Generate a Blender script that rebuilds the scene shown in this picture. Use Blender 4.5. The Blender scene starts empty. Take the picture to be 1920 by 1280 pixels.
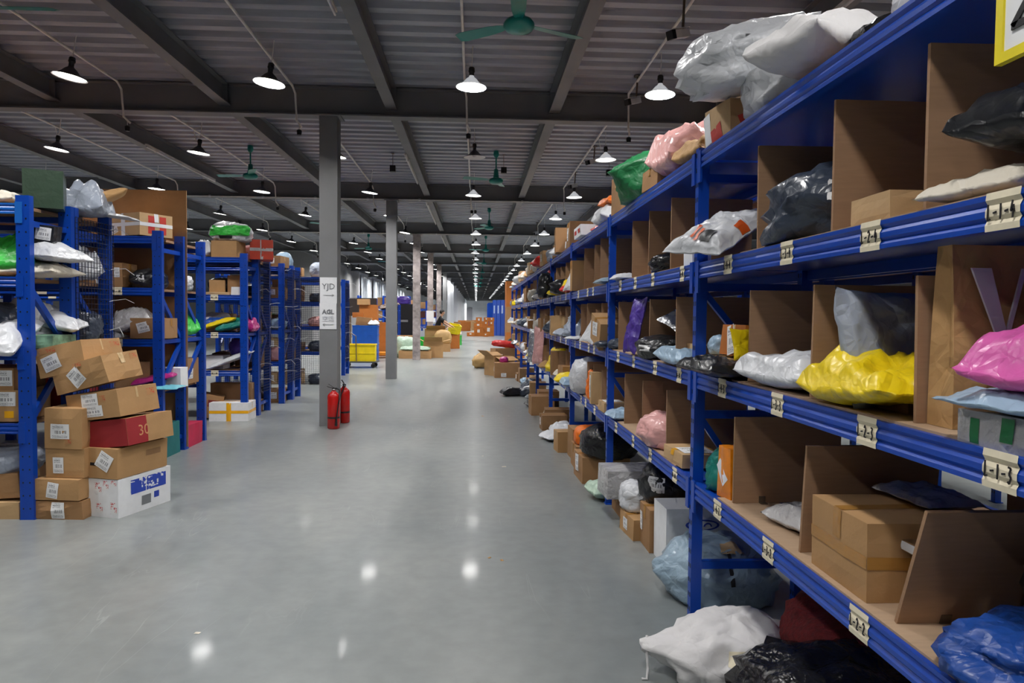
import bpy, math, random
from mathutils import Vector, Matrix, Euler, noise
SC = bpy.context.scene
COL = SC.collection
PI = math.pi

# ------------------------------------------------------------------ camera, world, exposure
cam = bpy.data.cameras.new('camera'); camo = bpy.data.objects.new('camera', cam); COL.objects.link(camo)
cam.sensor_width = 36.0; cam.lens = 1325.9 * 36.0 / 1920.0; cam.clip_start = 0.05; cam.clip_end = 400
Fv = Vector((0.05076939, 0.99800187, -0.03761303)); Rv = Vector((0.99867775, -0.05042716, 0.00999297)); Uv = Vector((-0.00807628, 0.03807064, 0.99924241))
mw = Matrix((( Rv.x, Uv.x, -Fv.x, 0.0), (Rv.y, Uv.y, -Fv.y, 0.0), (Rv.z, Uv.z, -Fv.z, 1.6), (0, 0, 0, 1)))
camo.matrix_world = mw
SC.camera = camo
wd = bpy.data.worlds.new('world'); SC.world = wd; wd.use_nodes = True
wd.node_tree.nodes['Background'].inputs[0].default_value = (0.5, 0.53, 0.6, 1); wd.node_tree.nodes['Background'].inputs[1].default_value = 0.02
SC.view_settings.view_transform = 'Standard'; SC.view_settings.look = 'None'; SC.view_settings.gamma = 1.0
SC.view_settings.use_curve_mapping = False
SC.view_settings.exposure = 0.0
LAMP_W = 45.0
SC.cycles.max_bounces = 4; SC.cycles.diffuse_bounces = 3; SC.cycles.glossy_bounces = 2; SC.cycles.transmission_bounces = 2; SC.cycles.caustics_reflective = False; SC.cycles.caustics_refractive = False
SC.cycles.adaptive_threshold = 0.1; SC.cycles.adaptive_min_samples = 12; SC.cycles.sample_clamp_indirect = 4.0

# ------------------------------------------------------------------ helpers
def lin(c):
    return tuple((x / 12.92 if x <= 0.04045 else ((x + 0.055) / 1.055) ** 2.4) for x in (c[0] / 255, c[1] / 255, c[2] / 255)) + (1.0,)
MATS = {}
def mat(key, col, rough=0.5, metal=0.0, var=0.12, scale=6.0, bump=0.0, bscale=20.0, spec=0.5, stretch=(1, 1, 1), emit=0.0, detail=4.0, alpha=1.0, trans=0.0, crumple=0.0, rvar=0.0, cscale=8.0):
    if key in MATS: return MATS[key]
    m = bpy.data.materials.new(key); m.use_nodes = True
    nt = m.node_tree; N = nt.nodes; Lk = nt.links; b = N['Principled BSDF']
    tc = N.new('ShaderNodeTexCoord'); mp = N.new('ShaderNodeMapping'); mp.inputs['Scale'].default_value = stretch
    Lk.new(tc.outputs['Object'], mp.inputs[0])
    nz = N.new('ShaderNodeTexNoise'); nz.inputs['Scale'].default_value = scale; nz.inputs['Detail'].default_value = detail
    Lk.new(mp.outputs[0], nz.inputs[0])
    c = lin(col); rp = N.new('ShaderNodeValToRGB')
    rp.color_ramp.elements[0].position = 0.3; rp.color_ramp.elements[1].position = 0.7
    rp.color_ramp.elements[0].color = tuple(x * (1 - var) for x in c[:3]) + (1,); rp.color_ramp.elements[1].color = tuple(min(1, x * (1 + var)) for x in c[:3]) + (1,)
    Lk.new(nz.outputs[0], rp.inputs[0]); Lk.new(rp.outputs[0], b.inputs['Base Color'])
    b.inputs['Roughness'].default_value = rough; b.inputs['Metallic'].default_value = metal; b.inputs['Specular IOR Level'].default_value = spec
    b.inputs['Alpha'].default_value = alpha; b.inputs['Transmission Weight'].default_value = trans
    if rvar:
        mr = N.new('ShaderNodeMapRange'); mr.inputs['To Min'].default_value = max(0, rough - rvar); mr.inputs['To Max'].default_value = rough + rvar
        Lk.new(nz.outputs[0], mr.inputs[0]); Lk.new(mr.outputs[0], b.inputs['Roughness'])
    if bump:
        n2 = N.new('ShaderNodeTexNoise'); n2.inputs['Scale'].default_value = bscale; n2.inputs['Detail'].default_value = 5; n2.inputs['Distortion'].default_value = 0.6
        Lk.new(mp.outputs[0], n2.inputs[0]); bp = N.new('ShaderNodeBump'); bp.inputs['Strength'].default_value = bump; bp.inputs['Distance'].default_value = 0.02
        Lk.new(n2.outputs[0], bp.inputs['Height']); Lk.new(bp.outputs[0], b.inputs['Normal'])
    if crumple:
        wn = N.new('ShaderNodeTexNoise'); wn.inputs['Scale'].default_value = 5; wn.inputs['Detail'].default_value = 2; Lk.new(mp.outputs[0], wn.inputs[0])
        wa = N.new('ShaderNodeVectorMath'); wa.operation = 'MULTIPLY_ADD'; wa.inputs[1].default_value = (0.16, 0.16, 0.16); Lk.new(wn.outputs['Color'], wa.inputs[0]); Lk.new(mp.outputs[0], wa.inputs[2])
        prev = b.inputs['Normal'].links[0].from_socket if b.inputs['Normal'].links else None
        for sc_, st_ in ((cscale, crumple), (cscale * 2.7, crumple * 0.6)):
            vo = N.new('ShaderNodeTexVoronoi'); vo.feature = 'DISTANCE_TO_EDGE'; vo.inputs['Scale'].default_value = sc_; Lk.new(wa.outputs[0], vo.inputs['Vector'])
            bb = N.new('ShaderNodeBump'); bb.inputs['Strength'].default_value = st_; bb.inputs['Distance'].default_value = 0.03 * 8 / sc_; bb.invert = sc_ > cscale
            Lk.new(vo.outputs['Distance'], bb.inputs['Height'])
            if prev: Lk.new(prev, bb.inputs['Normal'])
            prev = bb.outputs[0]
        Lk.new(prev, b.inputs['Normal'])
    if emit:
        b.inputs['Emission Color'].default_value = c; b.inputs['Emission Strength'].default_value = emit
    MATS[key] = m
    return m

class MB:
    def __init__(s): s.v = []; s.f = []; s.m = []; s.uv = {}
    def add(s, vs, fs, mi=0, uvs=None):
        o = len(s.v); s.v += [tuple(p) for p in vs]
        for k in fs: s.f.append(tuple(o + i for i in k)); s.m.append(mi)
        if uvs:
            for i, t in enumerate(uvs): s.uv[o + i] = t
        return s
    def box(s, x0, y0, z0, x1, y1, z1, mi=0):
        return s.add([(x0, y0, z0), (x1, y0, z0), (x1, y1, z0), (x0, y1, z0), (x0, y0, z1), (x1, y0, z1), (x1, y1, z1), (x0, y1, z1)],
                     [(0, 3, 2, 1), (4, 5, 6, 7), (0, 1, 5, 4), (1, 2, 6, 5), (2, 3, 7, 6), (3, 0, 4, 7)], mi)
    def obox(s, c, size, rot=(0, 0, 0), mi=0):
        R = Euler(rot).to_matrix(); c = Vector(c); h = [x / 2 for x in size]
        vs = [c + R @ Vector((a * h[0], b * h[1], d * h[2])) for d in (-1, 1) for (a, b) in ((-1, -1), (1, -1), (1, 1), (-1, 1))]
        return s.add(vs, [(0, 3, 2, 1), (4, 5, 6, 7), (0, 1, 5, 4), (1, 2, 6, 5), (2, 3, 7, 6), (3, 0, 4, 7)], mi)
    def bar(s, p, q, w, h, mi=0, up=(0, 0, 1)):
        p = Vector(p); q = Vector(q); d = (q - p).normalized(); up = Vector(up)
        if abs(d.dot(up)) > 0.98: up = Vector((1, 0, 0))
        a = d.cross(up).normalized(); b = a.cross(d)
        vs = [e + a * (i * w / 2) + b * (j * h / 2) for e in (p, q) for (i, j) in ((-1, -1), (1, -1), (1, 1), (-1, 1))]
        return s.add(vs, [(0, 1, 2, 3), (7, 6, 5, 4), (0, 4, 5, 1), (1, 5, 6, 2), (2, 6, 7, 3), (3, 7, 4, 0)], mi)
    def tube(s, pts, r, n=8, mi=0):
        pts = [Vector(p) for p in pts]; rings = []
        rr = r if isinstance(r, (list, tuple)) else [r] * len(pts)
        for i, p in enumerate(pts):
            d = (pts[min(i + 1, len(pts) - 1)] - pts[max(i - 1, 0)]).normalized()
            up = Vector((0, 0, 1)) if abs(d.z) < 0.95 else Vector((1, 0, 0))
            a = d.cross(up).normalized(); b = a.cross(d)
            rings.append([p + a * (math.cos(2 * PI * k / n) * rr[i]) + b * (math.sin(2 * PI * k / n) * rr[i]) for k in range(n)])
        vs = [v for g in rings for v in g]; fs = []
        for i in range(len(pts) - 1):
            for k in range(n): fs.append((i * n + k, i * n + (k + 1) % n, (i + 1) * n + (k + 1) % n, (i + 1) * n + k))
        fs.append(tuple(range(n - 1, -1, -1))); fs.append(tuple((len(pts) - 1) * n + k for k in range(n)))
        return s.add(vs, fs, mi)
    def lathe(s, prof, n=20, mi=0, c=(0, 0, 0)):
        vs = []; fs = []
        for (r, z) in prof:
            for k in range(n): vs.append((c[0] + r * math.cos(2 * PI * k / n), c[1] + r * math.sin(2 * PI * k / n), c[2] + z))
        for i in range(len(prof) - 1):
            for k in range(n): fs.append((i * n + k, i * n + (k + 1) % n, (i + 1) * n + (k + 1) % n, (i + 1) * n + k))
        return s.add(vs, fs, mi)
    def prism(s, poly, axis, a, b, mi=0):
        n = len(poly)
        def P(q, t): return {'x': (t, q[0], q[1]), 'y': (q[0], t, q[1]), 'z': (q[0], q[1], t)}[axis]
        vs = [P(q, a) for q in poly] + [P(q, b) for q in poly]
        fs = [tuple(range(n - 1, -1, -1)), tuple(range(n, 2 * n))] + [(i, (i + 1) % n, n + (i + 1) % n, n + i) for i in range(n)]
        return s.add(vs, fs, mi)
    def mesh(s, name, mats, smooth=False):
        me = bpy.data.meshes.new(name); me.from_pydata(s.v, [], s.f)
        for m in (mats if isinstance(mats, (list, tuple)) else [mats]): me.materials.append(m)
        me.polygons.foreach_set('material_index', s.m)
        if smooth: me.polygons.foreach_set('use_smooth', [True] * len(s.f))
        if s.uv:
            ul = me.uv_layers.new(name='uv')
            for lp in me.loops: ul.data[lp.index].uv = s.uv.get(lp.vertex_index, (0, 0))
        me.update()
        return me
    def build(s, name, mats, parent=None, loc=(0, 0, 0), rot=(0, 0, 0), smooth=False):
        return put(name, s.mesh(name, mats, smooth), parent, loc, rot)

def put(name, me, parent=None, loc=(0, 0, 0), rot=(0, 0, 0)):
    o = bpy.data.objects.new(name, me); COL.objects.link(o)
    o.location = loc; o.rotation_euler = rot
    if parent: o.parent = parent
    return o
LABELS = {}
def tag(o, label, cat, group=None):
    LABELS[label] = LABELS.get(label, 0) + 1
    o['label'] = label; o['category'] = cat
    if group: o['group'] = group
    return o
def struct(o): o['kind'] = 'structure'; return o
def empty(name, loc=(0, 0, 0), rz=0.0):
    o = bpy.data.objects.new(name, None); COL.objects.link(o); o.location = loc; o.rotation_euler = (0, 0, rz); o.empty_display_size = 0.1
    return o
def copy_tree(o, parent=None):
    c = o.copy(); COL.objects.link(c); c.parent = parent
    for ch in o.children: copy_tree(ch, c)
    return c
ORD = 'first second third fourth fifth sixth seventh eighth ninth tenth eleventh twelfth thirteenth fourteenth fifteenth sixteenth seventeenth eighteenth nineteenth twentieth twenty-first twenty-second twenty-third twenty-fourth twenty-fifth twenty-sixth twenty-seventh twenty-eighth twenty-ninth thirtieth thirty-first thirty-second thirty-third thirty-fourth thirty-fifth thirty-sixth thirty-seventh thirty-eighth thirty-ninth fortieth'.split()

# ------------------------------------------------------------------ materials
BLUE = mat('blue_enamel', (10, 66, 168), 0.33, 0, 0.06, 5)
BLUE2 = mat('light_blue_enamel', (28, 100, 190), 0.35, 0, 0.06, 5)
BOARD = mat('fibreboard', (158, 123, 93), 0.85, 0, 0.07, 9, 0.05, 160, stretch=(1, 1, 9))
BOARDF = mat('fibreboard_strip', (176, 148, 120), 0.85, 0, 0.06, 9, 0.05, 160, stretch=(1, 6, 1))
STEEL = mat('bracket_steel', (120, 104, 88), 0.45, 0.6, 0.1)
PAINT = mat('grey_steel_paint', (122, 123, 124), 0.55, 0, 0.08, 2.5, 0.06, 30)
BEAMP = mat('grey_beam_paint', (112, 113, 115), 0.6, 0, 0.14, 1.5)
RUSTP = mat('peeling_column_paint', (150, 140, 138), 0.7, 0, 0.45, 5, 0.2, 20)
DECK = mat('galvanised_deck', (150, 153, 162), 0.45, 0.25, 0.22, 3.0, 0.15, 30, stretch=(0.35, 4, 1), rvar=0.12)
PIPE = mat('white_conduit', (214, 212, 206), 0.5)
BLACKP = mat('black_plastic', (22, 22, 24), 0.4)
WHITEP = mat('white_plastic', (205, 205, 205), 0.45)
TEAL = mat('teal_enamel', (18, 128, 118), 0.3, 0, 0.08)
SHADE_O = mat('lamp_shade_dark', (70, 70, 74), 0.5, 0.3)
SHADE_I = mat('lamp_shade_white', (230, 230, 230), 0.4)
PAPER = mat('cream_paper', (226, 216, 190), 0.8, 0, 0.06, 30)
WPAPER = mat('white_paper', (232, 233, 235), 0.7, 0, 0.03, 20)
INK = mat('black_ink', (24, 22, 26), 0.6)
INKG = mat('grey_ink', (120, 122, 126), 0.6)
WIRE = mat('blue_black_wire', (20, 24, 46), 0.5)
TIE = mat('white_cable_tie', (220, 220, 220), 0.4)
WALLM = mat('grey_plaster', (150, 150, 150), 0.9, 0, 0.12, 0.7, 0.1, 12)
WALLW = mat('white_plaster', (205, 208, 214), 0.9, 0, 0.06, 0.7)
FILM = mat('clear_film', (214, 222, 230), 0.18, 0, 0.1, 5, 0.35, 6)

def label_mat():
    m = bpy.data.materials.new('printed_shipping_label'); m.use_nodes = True
    nt = m.node_tree; N = nt.nodes; Lk = nt.links; b = N['Principled BSDF']; b.inputs['Roughness'].default_value = 0.55
    uv = N.new('ShaderNodeUVMap'); uv.uv_map = 'uv'; sp = N.new('ShaderNodeSeparateXYZ'); Lk.new(uv.outputs[0], sp.inputs[0])
    def rng(src, a, c):
        g = N.new('ShaderNodeMath'); g.operation = 'GREATER_THAN'; g.inputs[1].default_value = a; Lk.new(src, g.inputs[0])
        l = N.new('ShaderNodeMath'); l.operation = 'LESS_THAN'; l.inputs[1].default_value = c; Lk.new(src, l.inputs[0])
        return mul(g.outputs[0], l.outputs[0])
    def mul(p, q):
        k = N.new('ShaderNodeMath'); k.operation = 'MULTIPLY'; Lk.new(p, k.inputs[0]); Lk.new(q, k.inputs[1]); return k.outputs[0]
    def nz(s, sc):
        mp = N.new('ShaderNodeMapping'); mp.inputs['Scale'].default_value = sc; Lk.new(uv.outputs[0], mp.inputs[0])
        t = N.new('ShaderNodeTexNoise'); t.inputs['Scale'].default_value = s; t.inputs['Detail'].default_value = 0; Lk.new(mp.outputs[0], t.inputs[0])
        g = N.new('ShaderNodeMath'); g.operation = 'GREATER_THAN'; g.inputs[1].default_value = 0.5; Lk.new(t.outputs[0], g.inputs[0]); return g.outputs[0]
    bars = mul(mul(rng(sp.outputs[0], 0.25, 0.85), rng(sp.outputs[1], 0.34, 0.56)), nz(34, (1, 0, 0)))
    tx = mul(mul(rng(sp.outputs[0], 0.1, 0.7), rng(sp.outputs[1], 0.66, 0.92)), mul(nz(14, (0.0, 1.6, 0)), nz(18, (2, 1.5, 0))))
    t2 = mul(mul(rng(sp.outputs[0], 0.1, 0.9), rng(sp.outputs[1], 0.06, 0.26)), mul(nz(14, (0.0, 1.6, 0)), nz(18, (2, 1.5, 0))))
    a = N.new('ShaderNodeMath'); a.operation = 'MAXIMUM'; Lk.new(bars, a.inputs[0]); Lk.new(tx, a.inputs[1])
    a2 = N.new('ShaderNodeMath'); a2.operation = 'MAXIMUM'; Lk.new(a.outputs[0], a2.inputs[0]); Lk.new(t2, a2.inputs[1])
    mx = N.new('ShaderNodeMix'); mx.data_type = 'RGBA'; mx.inputs[6].default_value = lin((232, 232, 232)); mx.inputs[7].default_value = lin((70, 72, 78)); Lk.new(a2.outputs[0], mx.inputs[0])
    Lk.new(mx.outputs[2], b.inputs['Base Color'])
    return m
SHIP = label_mat()
def text_print(key, bg, fg, sx, sy):
    m = bpy.data.materials.new(key); m.use_nodes = True; nt = m.node_tree; N = nt.nodes; Lk = nt.links; b = N['Principled BSDF']; b.inputs['Roughness'].default_value = 0.7
    uv = N.new('ShaderNodeUVMap'); uv.uv_map = 'uv'; cur = None
    for (s, d, th) in (((sx, sy, 0), 0.0, 0.46), ((sx * 3.1, sy * 2.3, 0), 1.0, 0.40)):
        mp = N.new('ShaderNodeMapping'); mp.inputs['Scale'].default_value = s; Lk.new(uv.outputs[0], mp.inputs[0])
        t = N.new('ShaderNodeTexVoronoi'); t.distance = 'CHEBYCHEV'; t.inputs['Scale'].default_value = 1.0; Lk.new(mp.outputs[0], t.inputs[0])
        g = N.new('ShaderNodeMath'); g.operation = 'LESS_THAN'; g.inputs[1].default_value = th; Lk.new(t.outputs['Distance'], g.inputs[0])
        if cur is None: cur = g.outputs[0]
        else:
            k = N.new('ShaderNodeMath'); k.operation = 'MULTIPLY'; Lk.new(cur, k.inputs[0]); Lk.new(g.outputs[0], k.inputs[1]); cur = k.outputs[0]
    mx = N.new('ShaderNodeMix'); mx.data_type = 'RGBA'; mx.inputs[6].default_value = lin(bg); mx.inputs[7].default_value = lin(fg); Lk.new(cur, mx.inputs[0]); Lk.new(mx.outputs[2], b.inputs['Base Color'])
    return m
REDT = text_print('red_lettering_on_white', (232, 232, 232), (200, 60, 60), 2.2, 4.0); BLUT = text_print('white_lettering_on_blue', (44, 72, 178), (226, 228, 236), 5.0, 2.2); REDK = text_print('red_stamp_on_kraft', (178, 130, 84), (196, 60, 40), 3.0, 2.0)

def floor_mat():
    m = bpy.data.materials.new('polished_concrete'); m.use_nodes = True
    nt = m.node_tree; N = nt.nodes; Lk = nt.links; b = N['Principled BSDF']
    tc = N.new('ShaderNodeTexCoord')
    def nz(s, d, sc=(1, 1, 1), dist=0.0):
        mp = N.new('ShaderNodeMapping'); mp.inputs['Scale'].default_value = sc; Lk.new(tc.outputs['Object'], mp.inputs[0])
        t = N.new('ShaderNodeTexNoise'); t.inputs['Scale'].default_value = s; t.inputs['Detail'].default_value = d; t.inputs['Distortion'].default_value = dist; Lk.new(mp.outputs[0], t.inputs[0]); return t.outputs[0]
    n1 = nz(0.9, 6, (1, 0.5, 1), 0.4); n2 = nz(9, 5); n3 = nz(70, 3)
    r1 = N.new('ShaderNodeValToRGB'); r1.color_ramp.elements[0].position = 0.3; r1.color_ramp.elements[1].position = 0.72
    r1.color_ramp.elements[0].color = lin((118, 124, 125)); r1.color_ramp.elements[1].color = lin((146, 149, 146)); Lk.new(n1, r1.inputs[0])
    r2 = N.new('ShaderNodeMapRange'); r2.inputs['From Min'].default_value = 0.35; r2.inputs['From Max'].default_value = 0.65; r2.inputs['To Min'].default_value = 0.93; r2.inputs['To Max'].default_value = 1.05; Lk.new(n2, r2.inputs[0])
    mx = N.new('ShaderNodeVectorMath'); mx.operation = 'SCALE'; Lk.new(r1.outputs[0], mx.inputs[0]); Lk.new(r2.outputs[0], mx.inputs['Scale'])
    # pale tyre scratches and scuffs with a shape of their own
    ns = nz(2.2, 3, (1.0, 0.16, 1), 1.6); sc = N.new('ShaderNodeValToRGB'); e = sc.color_ramp.elements
    e[0].position = 0.492; e[0].color = (0, 0, 0, 1); e[1].position = 0.5; e[1].color = (1, 1, 1, 1); x = e.new(0.508); x.color = (0, 0, 0, 1); Lk.new(ns, sc.inputs[0])
    nm = nz(0.7, 2); gm = N.new('ShaderNodeMapRange'); gm.inputs['From Min'].default_value = 0.52; gm.inputs['From Max'].default_value = 0.75; Lk.new(nm, gm.inputs[0])
    mm = N.new('ShaderNodeMath'); mm.operation = 'MULTIPLY'; Lk.new(sc.outputs[0], mm.inputs[0]); Lk.new(gm.outputs[0], mm.inputs[1])
    m2 = N.new('ShaderNodeMath'); m2.operation = 'MULTIPLY'; m2.inputs[1].default_value = 0.35; Lk.new(mm.outputs[0], m2.inputs[0])
    mc = N.new('ShaderNodeMix'); mc.data_type = 'RGBA'; mc.inputs[7].default_value = lin((200, 202, 202)); Lk.new(m2.outputs[0], mc.inputs[0]); Lk.new(mx.outputs[0], mc.inputs[6])
    Lk.new(mc.outputs[2], b.inputs['Base Color'])
    mr = N.new('ShaderNodeMapRange'); mr.inputs['To Min'].default_value = 0.28; mr.inputs['To Max'].default_value = 0.42; Lk.new(n1, mr.inputs[0]); Lk.new(mr.outputs[0], b.inputs['Roughness'])
    b.inputs['Specular IOR Level'].default_value = 0.40; b.inputs['Coat Weight'].default_value = 0.13; b.inputs['Coat Roughness'].default_value = 0.08
    bp = N.new('ShaderNodeBump'); bp.inputs['Strength'].default_value = 0.05; bp.inputs['Distance'].default_value = 0.01
    Lk.new(n2, bp.inputs['Height']); Lk.new(bp.outputs[0], b.inputs['Normal'])
    return m
FLOORM = floor_mat()

# ------------------------------------------------------------------ the building
CZ = 4.76; Y0B, Y1B = -5.0, 147.0; XL, XR = -18.0, 16.0
struct(MB().box(XL - 0.3, Y0B - 0.3, -0.3, XR + 0.3, Y1B + 0.3, 0).build('floor', FLOORM))
pitch = 0.305; prof = []
y = Y0B
while y < Y1B:
    prof += [(y, CZ), (y + 0.12, CZ), (y + 0.155, CZ + 0.065), (y + 0.27, CZ + 0.065)]; y += pitch
cm = MB(); vs = []; fs = []
for (yy, zz) in prof: vs += [(XL - 0.3, yy, zz), (XR + 0.3, yy, zz)]
for i in range(len(prof) - 1): fs.append((2 * i, 2 * i + 1, 2 * i + 3, 2 * i + 2))
n0 = len(vs); vs += [(XL - 0.3, Y0B, CZ + 0.2), (XR + 0.3, Y0B, CZ + 0.2), (XL - 0.3, y, CZ + 0.2), (XR + 0.3, y, CZ + 0.2)]
fs.append((n0, n0 + 2, n0 + 3, n0 + 1))
cm.add(vs, fs); struct(cm.build('ceiling', DECK))
struct(MB().box(XL - 0.3, Y0B, 0, XL, 36, CZ + 0.2).build('wall_left', WALLM))
struct(MB().box(XR, Y0B, 0, XR + 0.3, Y1B, CZ + 0.2).build('wall_right', WALLM))
struct(MB().box(XL, Y0B - 0.3, 0, XR, Y0B, CZ + 0.2).build('wall_back', WALLM))
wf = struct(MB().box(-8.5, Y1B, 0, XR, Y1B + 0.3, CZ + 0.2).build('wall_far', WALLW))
struct(MB().box(XL, 36, 0, -8.2, 36.25, CZ + 0.2).build('wall_partition', WALLM))
struct(MB().box(-8.45, 36.25, 0, -8.2, 50, CZ + 0.2).build('wall_side', WALLM))
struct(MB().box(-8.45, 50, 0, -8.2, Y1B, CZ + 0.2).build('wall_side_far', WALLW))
# roller door in the far wall, slats as pieces
dm = struct(MB().box(-3.9, Y1B - 0.12, 0, -0.9, Y1B - 0.04, 3.0).build('door_1', mat('roller_door_grey', (150, 150, 160), 0.5)))
sl = MB().box(-2.9 / 2, -0.03, 0, 2.9 / 2, 0.03, 0.34).mesh('slat', mat('roller_slat', (165, 165, 174), 0.5))
for k in range(8): put('slat', sl, dm, (-2.4, Y1B - 0.15, 0.02 + k * 0.37))
# film curtains hung on the side wall beyond the grey wall
for k in range(5):
    mb = MB(); n = 40; ya = 50.3 + k * 5.4; vs = []; fs = []
    for i in range(n + 1):
        t = i / n; dx = 0.05 * math.sin(t * 31 + k) + 0.03 * math.sin(t * 77 + 2 * k)
        for zz, am in ((0.6, 1.4), (2.4, 1.0), (4.2, 0.5)): vs.append((-8.08 + dx * am, ya + 5.0 * t, zz))
    for i in range(n):
        for j in range(2): a = i * 3 + j; fs.append((a, a + 3, a + 4, a + 1))
    o = mb.add(vs, fs).build('film_curtain', FILM, smooth=True)
    tag(o, 'hanging clear plastic film curtain, %s along the left wall behind the blue crates' % ORD[k], 'curtain', 'film curtains on the left wall')

def ibeam(mb, p0, p1, axis, bw, z0, z1, tf=0.018, tw=0.012):
    # p0,p1 ends along axis; the other coordinate is c
    (a, c), (b, _) = p0, p1
    poly = [(c - bw / 2, z0), (c + bw / 2, z0), (c + bw / 2, z0 + tf), (c + tw / 2, z0 + tf), (c + tw / 2, z1 - tf), (c + bw / 2, z1 - tf), (c + bw / 2, z1), (c - bw / 2, z1), (c - bw / 2, z1 - tf), (c - tw / 2, z1 - tf), (c - tw / 2, z0 + tf), (c - bw / 2, z0 + tf)]
    mb.prism(poly, axis, a, b)
GY = [10.2 + 7.324 * i for i in range(-2, 19)]
for i, gy in enumerate(GY):
    mb = MB(); ibeam(mb, (XL, gy), (XR, gy), 'x', 0.2, 4.36, CZ)
    struct(mb.build('trim_girder', BEAMP))
SX = [-1.22 + 2.31 * k for k in range(-7, 8)]
for sx in SX:
    mb = MB(); ibeam(mb, (Y0B, sx), (Y1B, sx), 'y', 0.15, 4.48, CZ)
    # welded end stiffeners where the joist meets each girder
    for gy in GY:
        for s in (-1, 1): mb.box(sx - 0.075, gy + s * 0.13 - 0.006, 4.48, sx + 0.075, gy + s * 0.13 + 0.006, CZ)
    struct(mb.build('trim_joist', BEAMP))
# columns
for cx in (-16.9, -2.08, 12.7):
    for i, gy in enumerate(GY):
        if gy < 9 and cx == -2.08: continue
        if cx == -16.9 and gy > 36: continue
        k = i - 2
        mb = MB().box(-0.125, -0.125, 0, 0.125, 0.125, 4.36)
        mb.box(-0.17, -0.17, 4.34, 0.17, 0.17, 4.36)
        o = mb.build('trim_column', RUSTP if (cx == -2.08 and 2 <= k <= 4) else (PAINT if k < 6 else WALLW), None, (cx, gy, 0)); struct(o)  # distant columns go white, their bright lighting put into the colour
# ------------------------------------------------------------------ parcels: cartons, mailers, sacks
def fbm(p, seed, oct=3):
    s = 0; a = 1; q = Vector(p) + Vector((seed * 7.31, seed * 3.17, seed * 1.93))
    for _ in range(oct): s += a * noise.noise(q); a *= 0.5; q = q * 2.03
    return s
def ridged(p, seed, oct=3):
    s = 0; a = 1; q = Vector(p) + Vector((seed * 5.7, seed * 2.3, seed * 9.1))
    for _ in range(oct): s += a * (1 - 2.2 * abs(noise.noise(q))); a *= 0.5; q = q * 2.1
    return s / 1.75

CARD = [mat('cardboard_tan', (178, 138, 92), 0.8, 0, 0.07, 5, 0.06, 50), mat('cardboard_brown', (160, 120, 80), 0.8, 0, 0.08, 5, 0.06, 50), mat('cardboard_pale', (192, 158, 114), 0.8, 0, 0.07, 5, 0.06, 50), mat('cardboard_dark', (142, 106, 70), 0.8, 0, 0.08, 5, 0.06, 50)]
CORANGE = mat('cardboard_orange', (178, 104, 38), 0.7, 0, 0.08, 5)
TAPE = mat('brown_packing_tape', (172, 124, 62), 0.25, 0, 0.06, 8)
CTAPE = mat('clear_packing_tape', (206, 176, 132), 0.18, 0, 0.1, 12, 0.2, 30)
REDP = mat('red_print', (190, 50, 36), 0.7); REDB = mat('dark_red_print', (150, 34, 40), 0.7, 0, 0.06)
YELT = mat('yellow_tape', (238, 172, 24), 0.3); BLUEP = mat('blue_print', (40, 66, 170), 0.6)

def crump(p, seed):
    q = Vector(p) + Vector((seed * 3.7, seed * 1.3, seed * 8.9)); w = noise.noise_vector(q * 0.9) * 0.45
    d = noise.voronoi(q * 0.75 + w)[0]; e = noise.voronoi(q * 1.9 + w * 1.5)[0]
    return (0.32 - (d[1] - d[0])) * 1.5 + ((e[1] - e[0]) - 0.3) * 0.55

class Carton:
    """A taped cardboard box; faces are slightly bulged grids. Local origin at the base centre."""
    def __init__(s, L, W, H, seed=0, bulge=0.008):
        s.d = (L, W, H); s.seed = seed; s.b = bulge * min(1, (L + W) / 0.7)
        r = random.Random(seed); s.j = [(r.uniform(-1, 1) * 0.006, r.uniform(-1, 1) * 0.006) for _ in range(4)]
    def pt(s, f, u, v, off=0.0):
        L, W, H = s.d; B = s.b * (1 - (2 * u - 1) ** 2) * (1 - (2 * v - 1) ** 2) * (0.5 + 0.8 * noise.noise(Vector((u * 2 + s.seed, v * 2, ord(f[0]) * 1.3 + len(f))))) + off
        if f == 'x1': p = [L / 2 + B, (u - 0.5) * W, v * H]
        elif f == 'x0': p = [-L / 2 - B, (0.5 - u) * W, v * H]
        elif f == 'y0': p = [(u - 0.5) * L, -W / 2 - B, v * H]
        elif f == 'y1': p = [(0.5 - u) * L, W / 2 + B, v * H]
        elif f == 'z1': p = [(u - 0.5) * L, (v - 0.5) * W, H + B]
        else: p = [(u - 0.5) * L, (0.5 - v) * W, -off]
        jx, jy = s.j[(p[0] > 0) * 2 + (p[1] > 0)]; t = p[2] / H
        p[0] += jx * t * min(1, abs(p[0]) / (L / 2)); p[1] += jy * t * min(1, abs(p[1]) / (W / 2))
        return p
    def body(s, mb, faces=('x1', 'x0', 'y0', 'y1', 'z1', 'z0'), n=4):
        for f in faces: s.patch(mb, f, 0, 1, 0, 1, 0, n)
    def patch(s, mb, f, u0, u1, v0, v1, off=0.0018, n=3, mi=0, ang=0.0):
        vs = []; fs = []; uv = []; cu, cv = (u0 + u1) / 2, (v0 + v1) / 2
        L, W, H = s.d; A, B = {'x': (W, H), 'y': (L, H), 'z': (L, W)}[f[0]]
        for i in range(n + 1):
            for j in range(n + 1):
                a, b = i / n, j / n; du = (u0 + (u1 - u0) * a - cu) * A; dv = (v0 + (v1 - v0) * b - cv) * B
                if ang: du, dv = du * math.cos(ang) - dv * math.sin(ang), du * math.sin(ang) + dv * math.cos(ang)
                vs.append(s.pt(f, cu + du / A, cv + dv / B, off)); uv.append((a, b))
        for i in range(n):
            for j in range(n): k = i * (n + 1) + j; fs.append((k, k + n + 1, k + n + 2, k + 1))
        mb.add(vs, fs, mi, uv)

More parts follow.
